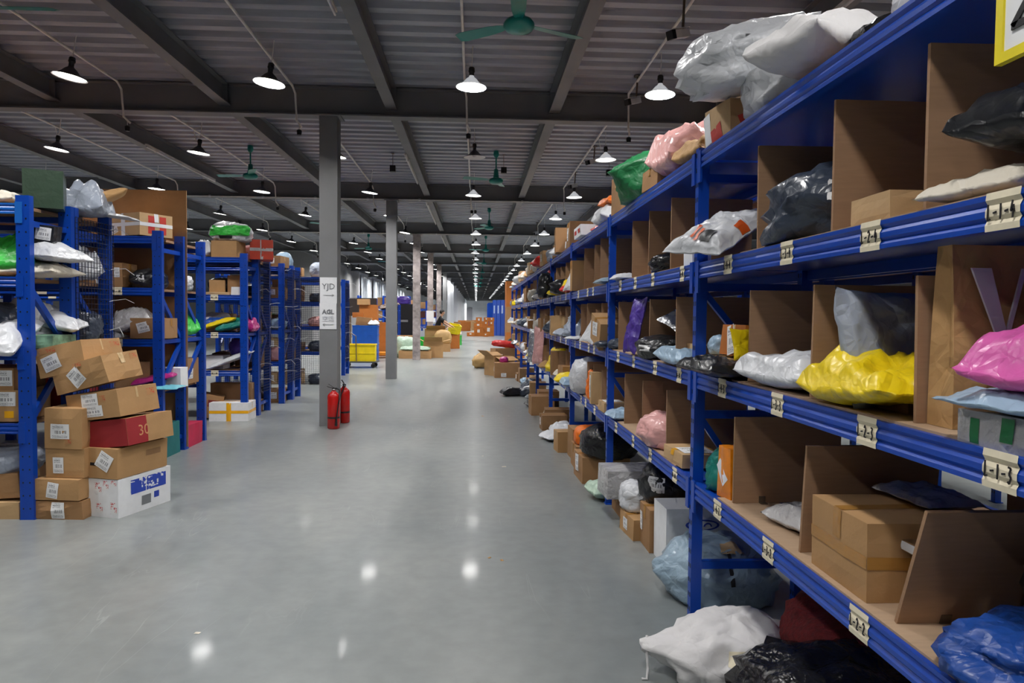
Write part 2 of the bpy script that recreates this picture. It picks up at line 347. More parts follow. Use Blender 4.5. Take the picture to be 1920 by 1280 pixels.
def carton(label, loc, size, rz=0, tilt=(0, 0), m=0, tape=1, labels=(), prints=(), seed=None, name='carton', cat='box', group=None, open_top=False, tape_m=None, tape_dir='x', open_h=1.0, bulge=0.008):
    """loc = base centre. labels: (face,u0,u1,v0,v1,angle). prints: (face,u0,u1,v0,v1,material[,angle])"""
    L, W, H = size; seed = seed if seed is not None else len(LABELS) * 1.7 % 97
    c = Carton(L, W, H, seed, bulge); mm = CARD[m] if isinstance(m, int) else m
    mb = MB()
    if open_top:
        c.body(mb, ('x1', 'x0', 'y0', 'y1', 'z0'))
        t = 0.006
        mb.box(-L / 2 + t, -W / 2 + t, 0.012, L / 2 - t, W / 2 - t, 0.014)
        for (a, b, d, e) in ((-L / 2 + t, -W / 2 + t, L / 2 - t, -W / 2 + t), (L / 2 - t, -W / 2 + t, L / 2 - t, W / 2 - t), (L / 2 - t, W / 2 - t, -L / 2 + t, W / 2 - t), (-L / 2 + t, W / 2 - t, -L / 2 + t, -W / 2 + t)):
            mb.add([(a, b, 0.01), (d, e, 0.01), (d, e, H), (a, b, H)], [(3, 2, 1, 0)])
    else: c.body(mb)
    o = mb.build(name, mm, None, loc, (tilt[0], tilt[1], rz))
    if tape and not open_top:
        mb = MB(); w = 0.05
        if tape_dir == 'x':
            h = min(0.3, w / W / 2); c.patch(mb, 'z1', 0, 1, 0.5 - h, 0.5 + h); dz = min(0.4, 0.09 / H)
            c.patch(mb, 'x1', 0.5 - h, 0.5 + h, 1 - dz, 1); c.patch(mb, 'x0', 0.5 - h, 0.5 + h, 1 - dz, 1)
        else:
            h = min(0.3, w / L / 2); c.patch(mb, 'z1', 0.5 - h, 0.5 + h, 0, 1); dz = min(0.4, 0.09 / H)
            c.patch(mb, 'y1', 0.5 - h, 0.5 + h, 1 - dz, 1); c.patch(mb, 'y0', 0.5 - h, 0.5 + h, 1 - dz, 1)
        if tape > 1:
            c.patch(mb, 'y0', 0.5 - 0.06, 0.5 + 0.06, 0, 1); c.patch(mb, 'y0', 0, 1, 0.42, 0.58, 0.0022); c.patch(mb, 'x1', 0, 1, 0.42, 0.58, 0.0022); c.patch(mb, 'x0', 0, 1, 0.42, 0.58, 0.0022)
        mb.build('tape', tape_m or (CTAPE if seed % 2 > 1 else TAPE), o)
    for q in labels:
        mb = MB(); c.patch(mb, q[0], q[1], q[2], q[3], q[4], 0.003, 4, 0, q[5] if len(q) > 5 else 0); mb.build('shipping_label', SHIP, o)
    for q in prints:
        mb = MB(); c.patch(mb, q[0], q[1], q[2], q[3], q[4], 0.0012, 4, 0, q[6] if len(q) > 6 else 0); mb.build('printed_panel', q[5], o)
    if open_top:
        r = random.Random(seed)
        for f, (dx, dy) in enumerate(((1, 0), (-1, 0), (0, 1), (0, -1))):
            ln = (W if dx else L) * 0.9; fl = min(L, W) * 0.45 * open_h; an = r.uniform(-0.5, 0.9)
            mb = MB(); e = Vector((dx * L / 2, dy * W / 2, H)); side = Vector((-dy, dx, 0)); out = Vector((dx, dy, 0)) * math.cos(an) + Vector((0, 0, 1)) * math.sin(an); nn = side.cross(out).normalized() * 0.003
            a = e - side * ln / 2; b = e + side * ln / 2; c2 = b + out * fl; d = a + out * fl
            mb.add([a - nn, b - nn, c2 - nn, d - nn, a + nn, b + nn, c2 + nn, d + nn], [(0, 3, 2, 1), (4, 5, 6, 7), (0, 1, 5, 4), (1, 2, 6, 5), (2, 3, 7, 6), (3, 0, 4, 7)]); mb.build('flap', mm, o)
    tag(o, label, cat, group)
    return o

def bagm(key, col, rough=0.35, var=0.06): return mat('poly_' + key, col, rough, 0, var, 4, 0.12, 14, crumple=0.65)
BG = {'white': bagm('white', (206, 208, 212)), 'grey': bagm('grey', (158, 166, 180)), 'silver': mat('foil_silver', (190, 192, 196), 0.25, 0.7, 0.1, 6, 0.2, 14, crumple=0.9, cscale=14), 'black': bagm('black', (30, 31, 34), 0.28), 'slate': bagm('slate', (58, 66, 80), 0.3),
      'yellow': bagm('yellow', (236, 206, 22), 0.35), 'pink': bagm('pink', (214, 96, 168), 0.3), 'palepink': bagm('palepink', (226, 170, 166), 0.3), 'blue': bagm('blue', (30, 72, 150), 0.35), 'ltblue': bagm('light_blue', (158, 184, 206), 0.3), 'green': bagm('green', (30, 116, 66), 0.4),
      'lime': bagm('lime', (60, 190, 70), 0.4), 'teal': bagm('teal', (16, 120, 110), 0.4), 'purple': bagm('purple', (70, 46, 140), 0.4), 'red': bagm('red', (196, 44, 40), 0.35), 'orange': bagm('orange', (234, 116, 26), 0.4), 'cream': bagm('cream', (208, 200, 184), 0.5), 'kraft': mat('kraft_paper', (184, 144, 94), 0.75, 0, 0.08, 5, 0.1, 12, crumple=0.5),
      'magenta': bagm('magenta', (176, 40, 120), 0.35), 'aqua': bagm('aqua', (110, 190, 206), 0.35), 'mint': bagm('mint', (176, 200, 180), 0.4), 'woven': mat('woven_white', (212, 210, 210), 0.7, 0, 0.05, 6, 0.2, 14, crumple=0.4, cscale=6), 'clearwrap': mat('stretch_wrap', (186, 184, 184), 0.15, 0, 0.15, 8, 0.6, 16, crumple=0.5, cscale=12), 'darkwrap': mat('dark_stretch_wrap', (24, 24, 26), 0.16, 0, 0.2, 8, 0.7, 18, crumple=0.6, cscale=12), 'tan': mat('tan_sack', (186, 150, 96), 0.5, 0, 0.1, 6, 0.4, 12), 'dkred': mat('dark_red_knit', (104, 18, 20), 0.85, 0, 0.35, 40, 0.5, 60), 'brown': bagm('brown', (90, 66, 50), 0.4), 'bluegrey': bagm('bluegrey', (146, 168, 184), 0.28)}

def settle(vs, loc, rot):
    R = Euler(rot).to_matrix(); mz = min((R @ Vector(v)).z for v in vs)
    return (loc[0], loc[1], loc[2] - mz)
def mailer(label, loc, size, rot=(0, 0, 0), m='white', seed=None, fl=0.3, crease=0.22, corner=0.1, bend=0.0, n=(22, 16), sticker=None, name='mailer_bag', cat='bag', group=None, twist=0.0, sm=None, taper=0.0, parts=(), wedge=0.0):
    """A stuffed poly mailer: two skins meeting in a sealed edge, pillowed and creased. Origin at the base centre."""
    L, W, T = size; seed = seed if seed is not None else (len(LABELS) * 2.3 % 89); nx, ny = n; top = []; bot = []
    for i in range(nx + 1):
        for j in range(ny + 1):
            u = -1 + 2 * i / nx; v = -1 + 2 * j / ny
            u1 = math.sin(u * PI / 2) * 0.45 + u * 0.55; v1 = math.sin(v * PI / 2) * 0.45 + v * 0.55; u, v = u1, v1
            x = L / 2 * u * (1 - corner * (1 - v * v)); y = W / 2 * v * (1 - corner * (1 - u * u)) * (1 - taper * (u + 1) / 2)
            e = ((1 - u ** 4) * (1 - v ** 4)); th = max(0, e) ** 0.5 * (1 + wedge * u)
            q = (x / max(L, 0.15) * 2.6, y / max(L, 0.15) * 2.6, 0)
            x += 0.025 * L * noise.noise(Vector((v * 2.2, seed, 3.1 * u))); y += 0.025 * W * noise.noise(Vector((u * 2.2, seed + 9, 3.1 * v)))
            k = th * (0.78 + 0.35 * fbm(q, seed)) + crease * crump(Vector(q) * 1.25, seed) * th ** 0.5 * 1.25
            dz = bend * (u * u + 0.35 * v * v) + twist * u * v + 0.05 * T * noise.noise(Vector((u * 3, v * 3, seed))) + crease * 0.3 * T * ridged(Vector(q) * 1.7, seed + 4, 2) * (1 - th * 0.6)
            top.append((x, y, max(0.001, T * fl + dz + T * (1 - fl) * k))); bot.append((x, y, max(0.0, T * fl + dz - T * fl * th * (0.9 + 0.2 * fbm(q, seed + 3)))))
    o = len(top); fs = []; N1 = ny + 1
    for i in range(nx):
        for j in range(ny):
            a = i * N1 + j; fs.append((a, a + N1, a + N1 + 1, a + 1)); fs.append((o + a, o + a + 1, o + a + N1 + 1, o + a + N1))
    rim = [i * N1 for i in range(nx + 1)] + [nx * N1 + j for j in range(1, ny + 1)] + [i * N1 + ny for i in range(nx - 1, -1, -1)] + [j for j in range(ny - 1, 0, -1)]
    for a, b in zip(rim, rim[1:] + rim[:1]): fs.append((a, o + a, o + b, b))
    loc = settle(top + bot, loc, rot)
    ob = MB().add(top + bot, fs).build(name, BG[m] if isinstance(m, str) else m, None, loc, rot, True)
    pl = list(parts) + ([('shipping_label',) + tuple(sticker) + (sm or SHIP,)] if sticker else [])
    for (pn, a0, a1, b0, b1, pmt) in pl:
        i0, i1, j0, j1 = round(a0 * nx), round(a1 * nx), round(b0 * ny), round(b1 * ny); vs = []; uv = []; f2 = []
        for i in range(i0, i1 + 1):
            for j in range(j0, j1 + 1):
                p = top[i * N1 + j]; vs.append((p[0], p[1], p[2] + 0.006)); uv.append(((i - i0) / max(1, i1 - i0), (j - j0) / max(1, j1 - j0)))
        w = j1 - j0 + 1
        for i in range(i1 - i0):
            for j in range(w - 1): a = i * w + j; f2.append((a, a + w, a + w + 1, a + 1))
        MB().add(vs, f2, 0, uv).build(pn, pmt, ob, smooth=True)
    tag(ob, label, cat, group)
    return ob

def sack(label, loc, size, rot=(0, 0, 0), m='white', seed=None, p=2.6, amp=0.10, crease=0.16, flat=0.28, neck=None, n=(34, 22), name='parcel_bag', cat='bag', group=None, sticker=None, parts=(), freq=1.6, sm=None):
    """A bulky soft bag: superellipsoid with folds, flattened on its base; neck=(azimuth, elevation, length, pinch). sticker=(az0,az1,el0,el1)"""
    L, W, H = size; seed = seed if seed is not None else (len(LABELS) * 3.1 % 83); na, ne = n
    R = Vector((math.cos(neck[0]) * math.cos(neck[1]), math.sin(neck[0]) * math.cos(neck[1]), math.sin(neck[1]))) if neck else None
    def P(a, e, off=0.0):
        c = Vector((math.cos(e) * math.cos(a), math.cos(e) * math.sin(a), math.sin(e)))
        k = (abs(c.x) ** p + abs(c.y) ** p + abs(c.z) ** p) ** (-1.0 / p)
        r = k * (1 + amp * fbm(c * freq, seed) + crease * crump(c * freq * 1.5, seed + 5)) + off
        d = c * r
        if neck:
            t = max(0, (c.dot(R) - 0.72) / 0.28)
            d += R * neck[2] * t ** 1.5; s2 = 1 - (neck[3] if len(neck) > 3 else 0.6) * t * (1 - 0.35 * t)
            ax = R * d.dot(R); d = ax + (d - ax) * s2
        z = d.z * H / 2; z = max(z, -H / 2 * (1 - flat)) if z < 0 else z
        return (d.x * L / 2, d.y * W / 2, z + H / 2 * (1 - flat))
    vs = []; fs = []
    for j in range(ne + 1):
        e = -PI / 2 + PI * j / ne
        for i in range(na): vs.append(P(2 * PI * i / na, e))
    for j in range(ne):
        for i in range(na): fs.append((j * na + i, j * na + (i + 1) % na, (j + 1) * na + (i + 1) % na, (j + 1) * na + i))
    loc = settle(vs, loc, rot)
    o = MB().add(vs, fs).build(name, BG[m] if isinstance(m, str) else m, None, loc, rot, True)
    def band(nm, a0, a1, e0, e1, mm, k=6, off=0.012):
        vv = []; ff = []; uv = []
        for i in range(k + 1):
            for j in range(k + 1): vv.append(P(a0 + (a1 - a0) * i / k, e0 + (e1 - e0) * j / k, off)); uv.append((i / k, j / k))
        for i in range(k):
            for j in range(k): q = i * (k + 1) + j; ff.append((q, q + k + 1, q + k + 2, q + 1))
        MB().add(vv, ff, 0, uv).build(nm, mm, o, smooth=True)
    if sticker: band('shipping_label', *sticker, sm or SHIP)
    for q in parts: band(*q)
    tag(o, label, cat, group)
    return o
# ------------------------------------------------------------------ shelving racks
LV = [0.757, 1.318, 1.870, 2.421]                    # deck tops
LVN = ['lowest', 'second', 'third', 'top']
def strokes(s, w, h):
    """handwritten glyphs as polylines in a unit box"""
    G = {'L': [[(0.25, 1), (0.2, 0.05), (0.75, 0.12)]], '-': [[(0.15, 0.45), (0.8, 0.5)]], '1': [[(0.5, 0.95), (0.45, 0.05)]], '2': [[(0.15, 0.8), (0.45, 1), (0.75, 0.75), (0.2, 0.08), (0.85, 0.1)]],
         '3': [[(0.2, 0.95), (0.75, 0.9), (0.4, 0.55), (0.8, 0.35), (0.5, 0.0), (0.2, 0.1)]], '4': [[(0.5, 1), (0.15, 0.4), (0.9, 0.45)], [(0.65, 0.75), (0.55, 0.0)]], '5': [[(0.8, 0.95), (0.3, 0.95), (0.25, 0.55), (0.75, 0.45), (0.65, 0.05), (0.2, 0.05)]],
         '~': [[(0.1, 0.2), (0.3, 0.9), (0.4, 0.2), (0.7, 0.8), (0.9, 0.3)]]}
    out = []; n = len(s); cw = w / n
    for i, ch in enumerate(s):
        for pl in G[ch]: out.append([(i * cw + x * cw * 0.9, y * h) for (x, y) in pl])
    return out
BP = [(-0.028, 0.0), (0.004, 0.0), (0.004, -0.012), (-0.004, -0.022), (0.004, -0.034), (0.004, -0.048), (-0.004, -0.056), (0.004, -0.066), (0.004, -0.078), (-0.028, -0.078)]   # ribbed beam profile (out, z)
def post_mesh(w, d, h, dotted, side):
    mb = MB(); mb.box(-w / 2, -d / 2, 0, w / 2, d / 2, h, 0)
    mb.box(-w / 2 - 0.006, -d / 2 - (0.02 if side == 'x' else 0), 0, w / 2 + 0.006, d / 2 + (0.02 if side == 'x' else 0), 0.006, 0)
    z = 0.08
    while z < h - 0.04:
        for q in (-0.25, 0.25):
            if side == 'x': mb.box(-w / 2 - 0.0012, q * d - 0.005, z, -w / 2 + 0.0012, q * d + 0.005, z + 0.022, 1)
            else: mb.box(q * w - 0.005, -d / 2 - 0.0012, z, q * w + 0.005, -d / 2 + 0.0012, z + 0.012, 1)
        z += 0.075 if side == 'x' else 0.1
    return mb.mesh('upright', [BLUE, BLACKP])

def beam_label(parent, axis, pos, text, w=0.095, h=0.082, sgn=-1):
    """cream paper slip taped round the beam front, with handwriting. axis 'x': beam faces -x (runs along y)"""
    mb = MB(); o = 0.0055
    def P(a, z, out):
        return (pos[0] - out, pos[1] - a, pos[2] + z) if axis == 'x' else (pos[0] + a, pos[1] - out, pos[2] + z)
    pr = [(0.004, 0.002), (-0.012, 0.004), (-0.022, -0.002), (-0.034, 0.004), (-0.048, 0.004), (-0.056, -0.001), (-0.066, 0.004), (-0.080, 0.003)]
    vs = []; fs = []
    for (z, out) in pr: vs += [P(-w / 2, z, out + 0.002), P(w / 2, z, out + 0.002)]
    for i in range(len(pr) - 1): fs.append((2 * i, 2 * i + 2, 2 * i + 3, 2 * i + 1))
    mb.add(vs, fs, 0)
    if text:
        for pl in strokes(text, w * 0.84, 0.036):
            for (a, b) in zip(pl[:-1], pl[1:]):
                p = P(-w * 0.42 + a[0], -0.058 + a[1], 0.0085); q = P(-w * 0.42 + b[0], -0.058 + b[1], 0.0085)
                mb.bar(p, q, 0.004, 0.0015, 1, up=(1, 0, 0) if axis == 'x' else (0, 1, 0))
    return mb.build('shelf_label', [PAPER, INK], parent)

R_X, R_D = 1.114, 0.60
RY = [3.565 + 2.368 * i for i in range(-1, 9)]         # frame positions along the aisle
HB = 2.45
rack = tag(empty('storage_rack', (R_X, RY[0], 0)), 'long blue steel storage rack lining the right side of the aisle', 'storage rack')
def rel(o, p): return (p[0] - R_X, p[1] - RY[0], p[2])
pm = post_mesh(0.055, 0.05, HB, True, 'x')
tie_m = MB().box(0.055, -0.018, -0.02, R_D - 0.055, 0.018, 0.02).mesh('frame_tie', BLUE)
for i, y in enumerate(RY):
    for k, x in ((0, R_X + 0.0275), (1, R_X + R_D - 0.0275)): put('upright', pm, rack, (x - R_X, y - RY[0], 0))
    for z in (0.32, 1.1, 1.75, 2.3): put('frame_tie', tie_m, rack, (0, y - RY[0], z))
    if i < 4:
        for za, zb in ((1.13, 1.72), (0.35, 1.07)): MB().bar((0.05, y - RY[0], zb), (R_D - 0.05, y - RY[0], za), 0.03, 0.03).build('frame_brace', BLUE, rack)
brackets = MB().box(-0.03, -0.002, 0, 0.0, 0.002, 0.03).box(-0.03, -0.03, 0, 0, 0.002, 0.003).mesh('bracket', STEEL)
LTXT = {(0, 2): [(1.45, 'L-1-4'), (1.954, 'L-2-4'), (2.494, 'L-3-4'), (3.086, 'L-4-4')], (0, 1): [(1.432, 'L-1-3'), (1.944, 'L-2-3'), (2.543, 'L-3-3'), (3.127, 'L-4-3')], (0, 0): [(1.40, 'L-1-2'), (1.956, 'L-2-2'), (2.593, 'L-3-2'), (3.156, 'L-4-2')],
        (1, 2): [(3.784, '~-~'), (4.421, '~-~'), (4.915, '~-~'), (5.43, '~-~')], (1, 1): [(3.808, '~-~'), (4.329, '~-~'), (4.926, '~-~'), (5.47, '~-~')], (1, 0): [(3.855, '~-~'), (4.411, '~-~'), (4.902, '~-~'), (5.512, '~-~')]}
DIVS = {(0, 2): [1.79, 2.27, 2.885], (0, 1): [1.803, 2.389, 2.953], (0, 0): [1.86, 2.44, 3.10], (1, 2): [4.20, 4.745, 5.245], (1, 1): [4.05, 4.69, 5.71], (1, 0): [4.22, 4.85, 5.44],
        (2, 2): [6.6, 6.95, 7.6], (2, 1): [6.5, 6.8, 7.35, 7.8], (2, 0): [6.45, 6.9, 7.3]}
rr = random.Random(5)
DH = [0.388, 0.388, 0.43, 0.0]
beam_rib = MB().prism([(-a, b) for a, b in BP], 'y', 0, RY[1] - RY[0] - 0.05).mesh('beam', BLUE)
beam_bk = MB().box(-0.028, 0, -0.078, 0, RY[1] - RY[0] - 0.05, 0).mesh('beam', BLUE)
clipm = MB().box(-0.008, -0.002, -0.15, 0.002, 0.045, 0.01).mesh('beam_connector', BLUE)
for b in range(9):
    ya = RY[b] + 0.025
    for l, z in enumerate(LV):
        fb = put('beam', beam_rib, rack, (0, ya - RY[0], z))
        put('beam', beam_bk, rack, (R_D, ya - RY[0], z))
        mb = MB(); mb.box(0.03, ya - RY[0], z - 0.03, R_D - 0.03, ya - RY[0] + 2.318, z - 0.004)
        mb.build('shelf_deck', BLUE, rack)
        if l == 3: MB().box(0.035, ya - RY[0] + 0.02, z - 0.004, R_D - 0.035, ya - RY[0] + 2.29, z + 0.001).build('base_board', BOARD, rack)  # unseen top board added to keep blue bounce off the ceiling
        if l < 3:
            ds = DIVS.get((b, l)) or [RY[b] + 0.3 + k * 0.55 + rr.uniform(-0.08, 0.1) for k in range(4)]
            wf = BOARD
            mb = MB(); y0 = ds[0] - 0.32; y1 = ds[-1] + 0.1; y0 = max(y0, RY[b] + 0.05); y1 = min(y1, RY[b] + 2.31)
            mb.box(0.012, y0 - RY[0], z - 0.003, 0.26, y1 - RY[0], z + 0.007); mb.build('base_board', BOARDF, rack)
            for k, d in enumerate(ds):
                hgt = DH[l] * (1 if b < 2 else rr.uniform(0.86, 1.05)); lean = rr.uniform(-0.025, 0.025)
                ang = rr.uniform(-0.05, 0.05)
                if (b, l, k) == (0, 0, 0): lean = 0.33; ang = 0.0; hgt = 0.36
                if (b, l, k) == (0, 0, 1): lean = 0.08
                mb = MB().box(0, -0.006, 0, 0.5, 0.006, hgt)
                dv = mb.build('divider_board', BOARD, rack, (0.045, d - RY[0], z + 0.008), (lean, 0, ang))
                if b < 3: put('bracket', brackets, dv, (0.15, -0.006, 0.0))
            lt = LTXT.get((b, l)) or [(d + 0.12 + rr.uniform(-0.05, 0.05), '') for d in ds]
            for (yy, tx) in lt: beam_label(fb, 'x', (0, yy - ya, 0), tx, 0.1 if b == 0 else rr.uniform(0.07, 0.1))
        for yy in (ya, ya + 2.318 - 0.045):
            if b < 4: put('beam_connector', clipm, rack, (0, yy - RY[0], z))

# an added rack back to back with it, blocking light, and the one across the next aisle
def plain_rack(label, x0, ys, depth, flip):
    r = tag(empty('storage_rack', (x0, ys[0], 0)), label, 'storage rack'); pmx = post_mesh(0.055, 0.05, HB, True, 'x')
    for y in ys:
        for x in (0.0275, depth - 0.0275): put('upright', pmx, r, (x, y - ys[0], 0))
    for y in ys[:-1]:
        for z in LV:
            put('beam', beam_rib, r, (0, y + 0.025 - ys[0], z)); put('beam', beam_bk, r, (depth, y + 0.025 - ys[0], z))
            MB().box(0.03, y + 0.025 - ys[0], z - 0.03, depth - 0.03, y + 2.34 - ys[0], z - 0.004).build('shelf_deck', BOARD, r)
    return r
plain_rack('added blue storage rack back to back behind the right-hand rack, blocking light', R_X + R_D + 0.06, RY[:6], 0.55, 0)
plain_rack('blue storage rack across the far aisle, glimpsed through the right shelves', 4.0, RY[:6], 0.6, 0)

# left racks: rows running away to the left, end frames facing the aisle
LX = -3.36
def end_frame(mb, y0, d, x):
    for z in (2.26, 1.27, 0.16): mb.bar((x, y0 + 0.04, z), (x, y0 + d - 0.04, z), 0.035, 0.045)
def left_rack(label, y0, d, mesh_end=False, length=2, fac='', lt=True):
    r = tag(empty('storage_rack', (LX, y0, 0)), label, 'storage rack'); h = 2.46
    pmy = post_mesh(0.10, 0.055, h, True, 'y')
    bw = 2.3
    for k in range(length + 1):
        x = -0.05 - k * bw
        for yy in (0.0275, d - 0.0275): put('upright', pmy, r, (x, yy, 0))
        for z in (2.26, 1.27, 0.16): MB().bar((x, 0.04, z), (x, d - 0.04, z), 0.035, 0.045).build('frame_tie', BLUE, r)
        for (a, b) in ((1.78, 1.3), (0.75, 1.22)): MB().bar((x, 0.05, a), (x, d - 0.05, b), 0.035, 0.05).build('frame_brace', BLUE, r)
        if k == length: break
        for l, z in enumerate(LV):
            zz = z - 0.02
            bp = [(-a, q) for a, q in BP]
            mb = MB().prism(bp, 'x', x - bw + 0.05, x - 0.05); f = mb.build('beam', BLUE2 if (l == 3 and fac == 'L1') else BLUE, r, (0, 0.004, zz)) 
            MB().box(x - bw + 0.05, d - 0.03, zz - 0.078, x - 0.05, d, zz).build('beam', BLUE, r)
            MB().box(x - bw + 0.05, 0.03, zz - 0.03, x - 0.05, d - 0.03, zz - 0.004).build('shelf_deck', BOARD, r)
            MB().box(x - 0.052, -0.006, zz - 0.15, x - 0.0, 0.0, zz + 0.01).build('beam_connector', BLUE2 if (l == 3 and fac == 'L1') else BLUE, r)
            if l < 3 and lt:
                for q in (0.42, 1.2, 1.9): beam_label(f, 'y', (x - q, 0.0, 0), '~-~' if k == 0 else '', 0.11)
    if mesh_end:
        mb = MB(); w = 0.0022; zt = 2.38; zb = 0.35
        n = int((d + 0.02) / 0.045)
        for i in range(n + 1): yy = -0.01 + i * (d + 0.02) / n; mb.box(0.004, yy - w, zb, 0.008, yy + w, zt)
        m = int((zt - zb) / 0.045)
        for i in range(m + 1): zz = zb + i * (zt - zb) / m; mb.box(0.008, -0.01, zz - w, 0.012, d + 0.01, zz + w)
        mb.build('wire_mesh', WIRE, r)
        rt = random.Random(int(y0 * 10))
        for q in range(7):
            zz = 0.5 + q * 0.3 + rt.uniform(-0.08, 0.08); yy = rt.choice((0.03, d - 0.03)); ln = rt.uniform(0.1, 0.24)
            mb = MB(); mb.tube([(0.0, yy - 0.03, zz), (0.02, yy, zz + 0.01), (ln * 0.6, yy + 0.02, zz + rt.uniform(0, 0.03)), (ln, yy + 0.01, zz + rt.uniform(-0.06, 0.05))], 0.0028, 5); mb.build('cable_tie', TIE, r)
    return r
YLF = [(5.52, 0.60), (6.13, 0.60), (7.76, 0.61), (8.375, 0.61), (10.57, 0.595), (11.17, 0.59), (12.58, 0.63), (13.22, 0.53), (15.95, 0.6), (16.56, 0.6), (18.35, 0.6)]
LN = ['blue rack with brace frame behind the stacked cartons, nearest on the left', 'blue rack with wire mesh end, right behind the nearest left rack', 'blue rack with the tall cardboard sheet behind it, third row left', 'blue rack standing back to back behind the tall cardboard sheet', 'blue rack with the white foam box at its foot', 'blue rack with mesh end, behind the one with the foam box', 'blue rack with narrow bright end post, between two mesh racks left', 'blue mesh-ended rack, last end post left of the signed column', 'blue rack faced with wire mesh, seen left of the signed column', 'blue rack hidden behind the mesh-faced rack and signed column', 'blue mesh rack end just right of the signed column']
for i, ((y0, d), nm) in enumerate(zip(YLF, LN)):
    r = left_rack(nm, y0, d, i in (1, 5, 6, 7, 10), 2 if i < 8 else 1, 'L1' if i == 0 else '', i in (0, 2, 4, 6))
    if i == 8:      # mesh across the front of this rack
        mb = MB(); w = 0.003
        for k in range(52): x = -0.02 - k * 0.045; mb.box(x - w, -0.016, 0.03, x + w, -0.012, 2.36)
        for k in range(52): z = 0.03 + k * 0.0455; mb.box(-2.33, -0.02, z - w, -0.02, -0.016, z + w)
        mb.build('wire_mesh', WIRE, r)
# ------------------------------------------------------------------ pendant lamps (each with its own light)
SHADE_W = mat('frosted_lamp_shade', (226, 228, 232), 0.3, emit=0.5)  # emission stands in for lamp light shining through the shade
GLOW = mat('lit_diffuser', (255, 252, 246), 0.4, var=0.0, emit=9.0)
def lamp_proto(lit=True, om=None):
    r = empty('pendant_lamp')
    MB().tube([(0, 0, 0.24), (0.004, 0.002, 0.36), (0, 0, CZ - 4.27 + 0.06)], 0.006, 6).build('cord', PIPE, r)
    mb = MB(); mb.lathe([(0.0, 0.235), (0.03, 0.23), (0.036, 0.215), (0.036, 0.205), (0.032, 0.202), (0.038, 0.195), (0.038, 0.175), (0.03, 0.165), (0.028, 0.12)], 14); mb.build('socket', BLACKP, r, smooth=True)
    mb = MB(); mb.lathe([(0.026, 0.14), (0.032, 0.115), (0.062, 0.092), (0.086, 0.064), (0.10, 0.046), (0.14, 0.022), (0.182, 0.0), (0.184, -0.004)], 28); mb.build('shade', om or SHADE_O, r, smooth=True)
    mb = MB(); mb.lathe([(0.184, -0.004), (0.178, 0.0), (0.137, 0.017), (0.096, 0.041), (0.055, 0.08), (0.001, 0.085)], 28); mb.build('reflector', SHADE_I, r, smooth=True)
    if lit:
        mb = MB(); mb.lathe([(0.172, 0.004), (0.1, 0.006), (0.0005, 0.007)], 24); mb.build('diffuser', GLOW, r)
        ld = bpy.data.lights.new('lamp_light', 'AREA'); ld.shape = 'DISK'; ld.size = 0.345; ld.energy = LAMP_W; ld.color = (1.0, 0.985, 0.97); ld.spread = math.radians(152)
        lo = bpy.data.objects.new('lamp_light', ld); COL.objects.link(lo); lo.parent = r; lo.visible_camera = True; lo.location = (0, 0, -0.006)
    else:
        mb = MB(); mb.lathe([(0.0, 0.0), (0.03, 0.01), (0.04, 0.04), (0.028, 0.08)], 14); mb.build('bulb', WHITEP, r, smooth=True)
    return r
GLOW.cycles.emission_sampling = 'NONE'; SHADE_W.cycles.emission_sampling = 'NONE'
lampA = lamp_proto(True); lampB = lamp_proto(False); lampC = lamp_proto(True, SHADE_W); usedA = usedB = usedC = False
rl = random.Random(3)
far_light = [c for c in lampA.children if c.type == 'LIGHT'][0].data.copy(); far_light.energy = LAMP_W * 1.35; end_light = far_light.copy(); end_light.energy = LAMP_W * 8  # extra strength added to brighten the distant floor and end wall
for rx, k0, k1, rn in ((-0.06, -3, 36, 'centre row over the aisle'), (2.21, -3, 30, 'row above the right-hand rack'), (-2.4, -3, 36, 'row beside the column line'), (-4.72, -1, 22, 'row above the left racks'), (-7.0, -1, 20, 'outermost left row'), (4.55, -2, 10, 'row beyond the right-hand rack'), (6.9, -1, 8, 'outermost right row'), (-9.4, -1, 6, 'row far left beyond the racks'), (-11.8, -1, 6, 'row next to the left wall')):
    for k in range(k0, k1):
        y = 8.47 + 3.77 * k
        if rx < -8 and y > 35: continue
        lit = not (rx == -0.06 and k in (1,))
        if lit and rx in (-0.06, 2.21): o = copy_tree(lampC) if usedC else lampC; usedC = True
        elif lit: o = copy_tree(lampA) if usedA else lampA; usedA = True
        else: o = copy_tree(lampB) if usedB else lampB; usedB = True
        o.location = (rx + rl.uniform(-0.03, 0.03), y + rl.uniform(-0.05, 0.05), 4.27 + rl.uniform(-0.02, 0.02))
        o.rotation_euler = (rl.uniform(-0.03, 0.03), rl.uniform(-0.05, 0.05) + (0.12 if rx < -2 else 0), 0)
        n = k - k0
        if y > 16 and lit:
            for ch in o.children:
                if ch.type == 'LIGHT': ch.data = end_light if k >= 31 else far_light
        tag(o, 'shaded pendant lamp, %s%s from the camera end, %s' % ('unlit, ' if not lit else '', ORD[n], rn), 'lamp', 'pendant lamps')
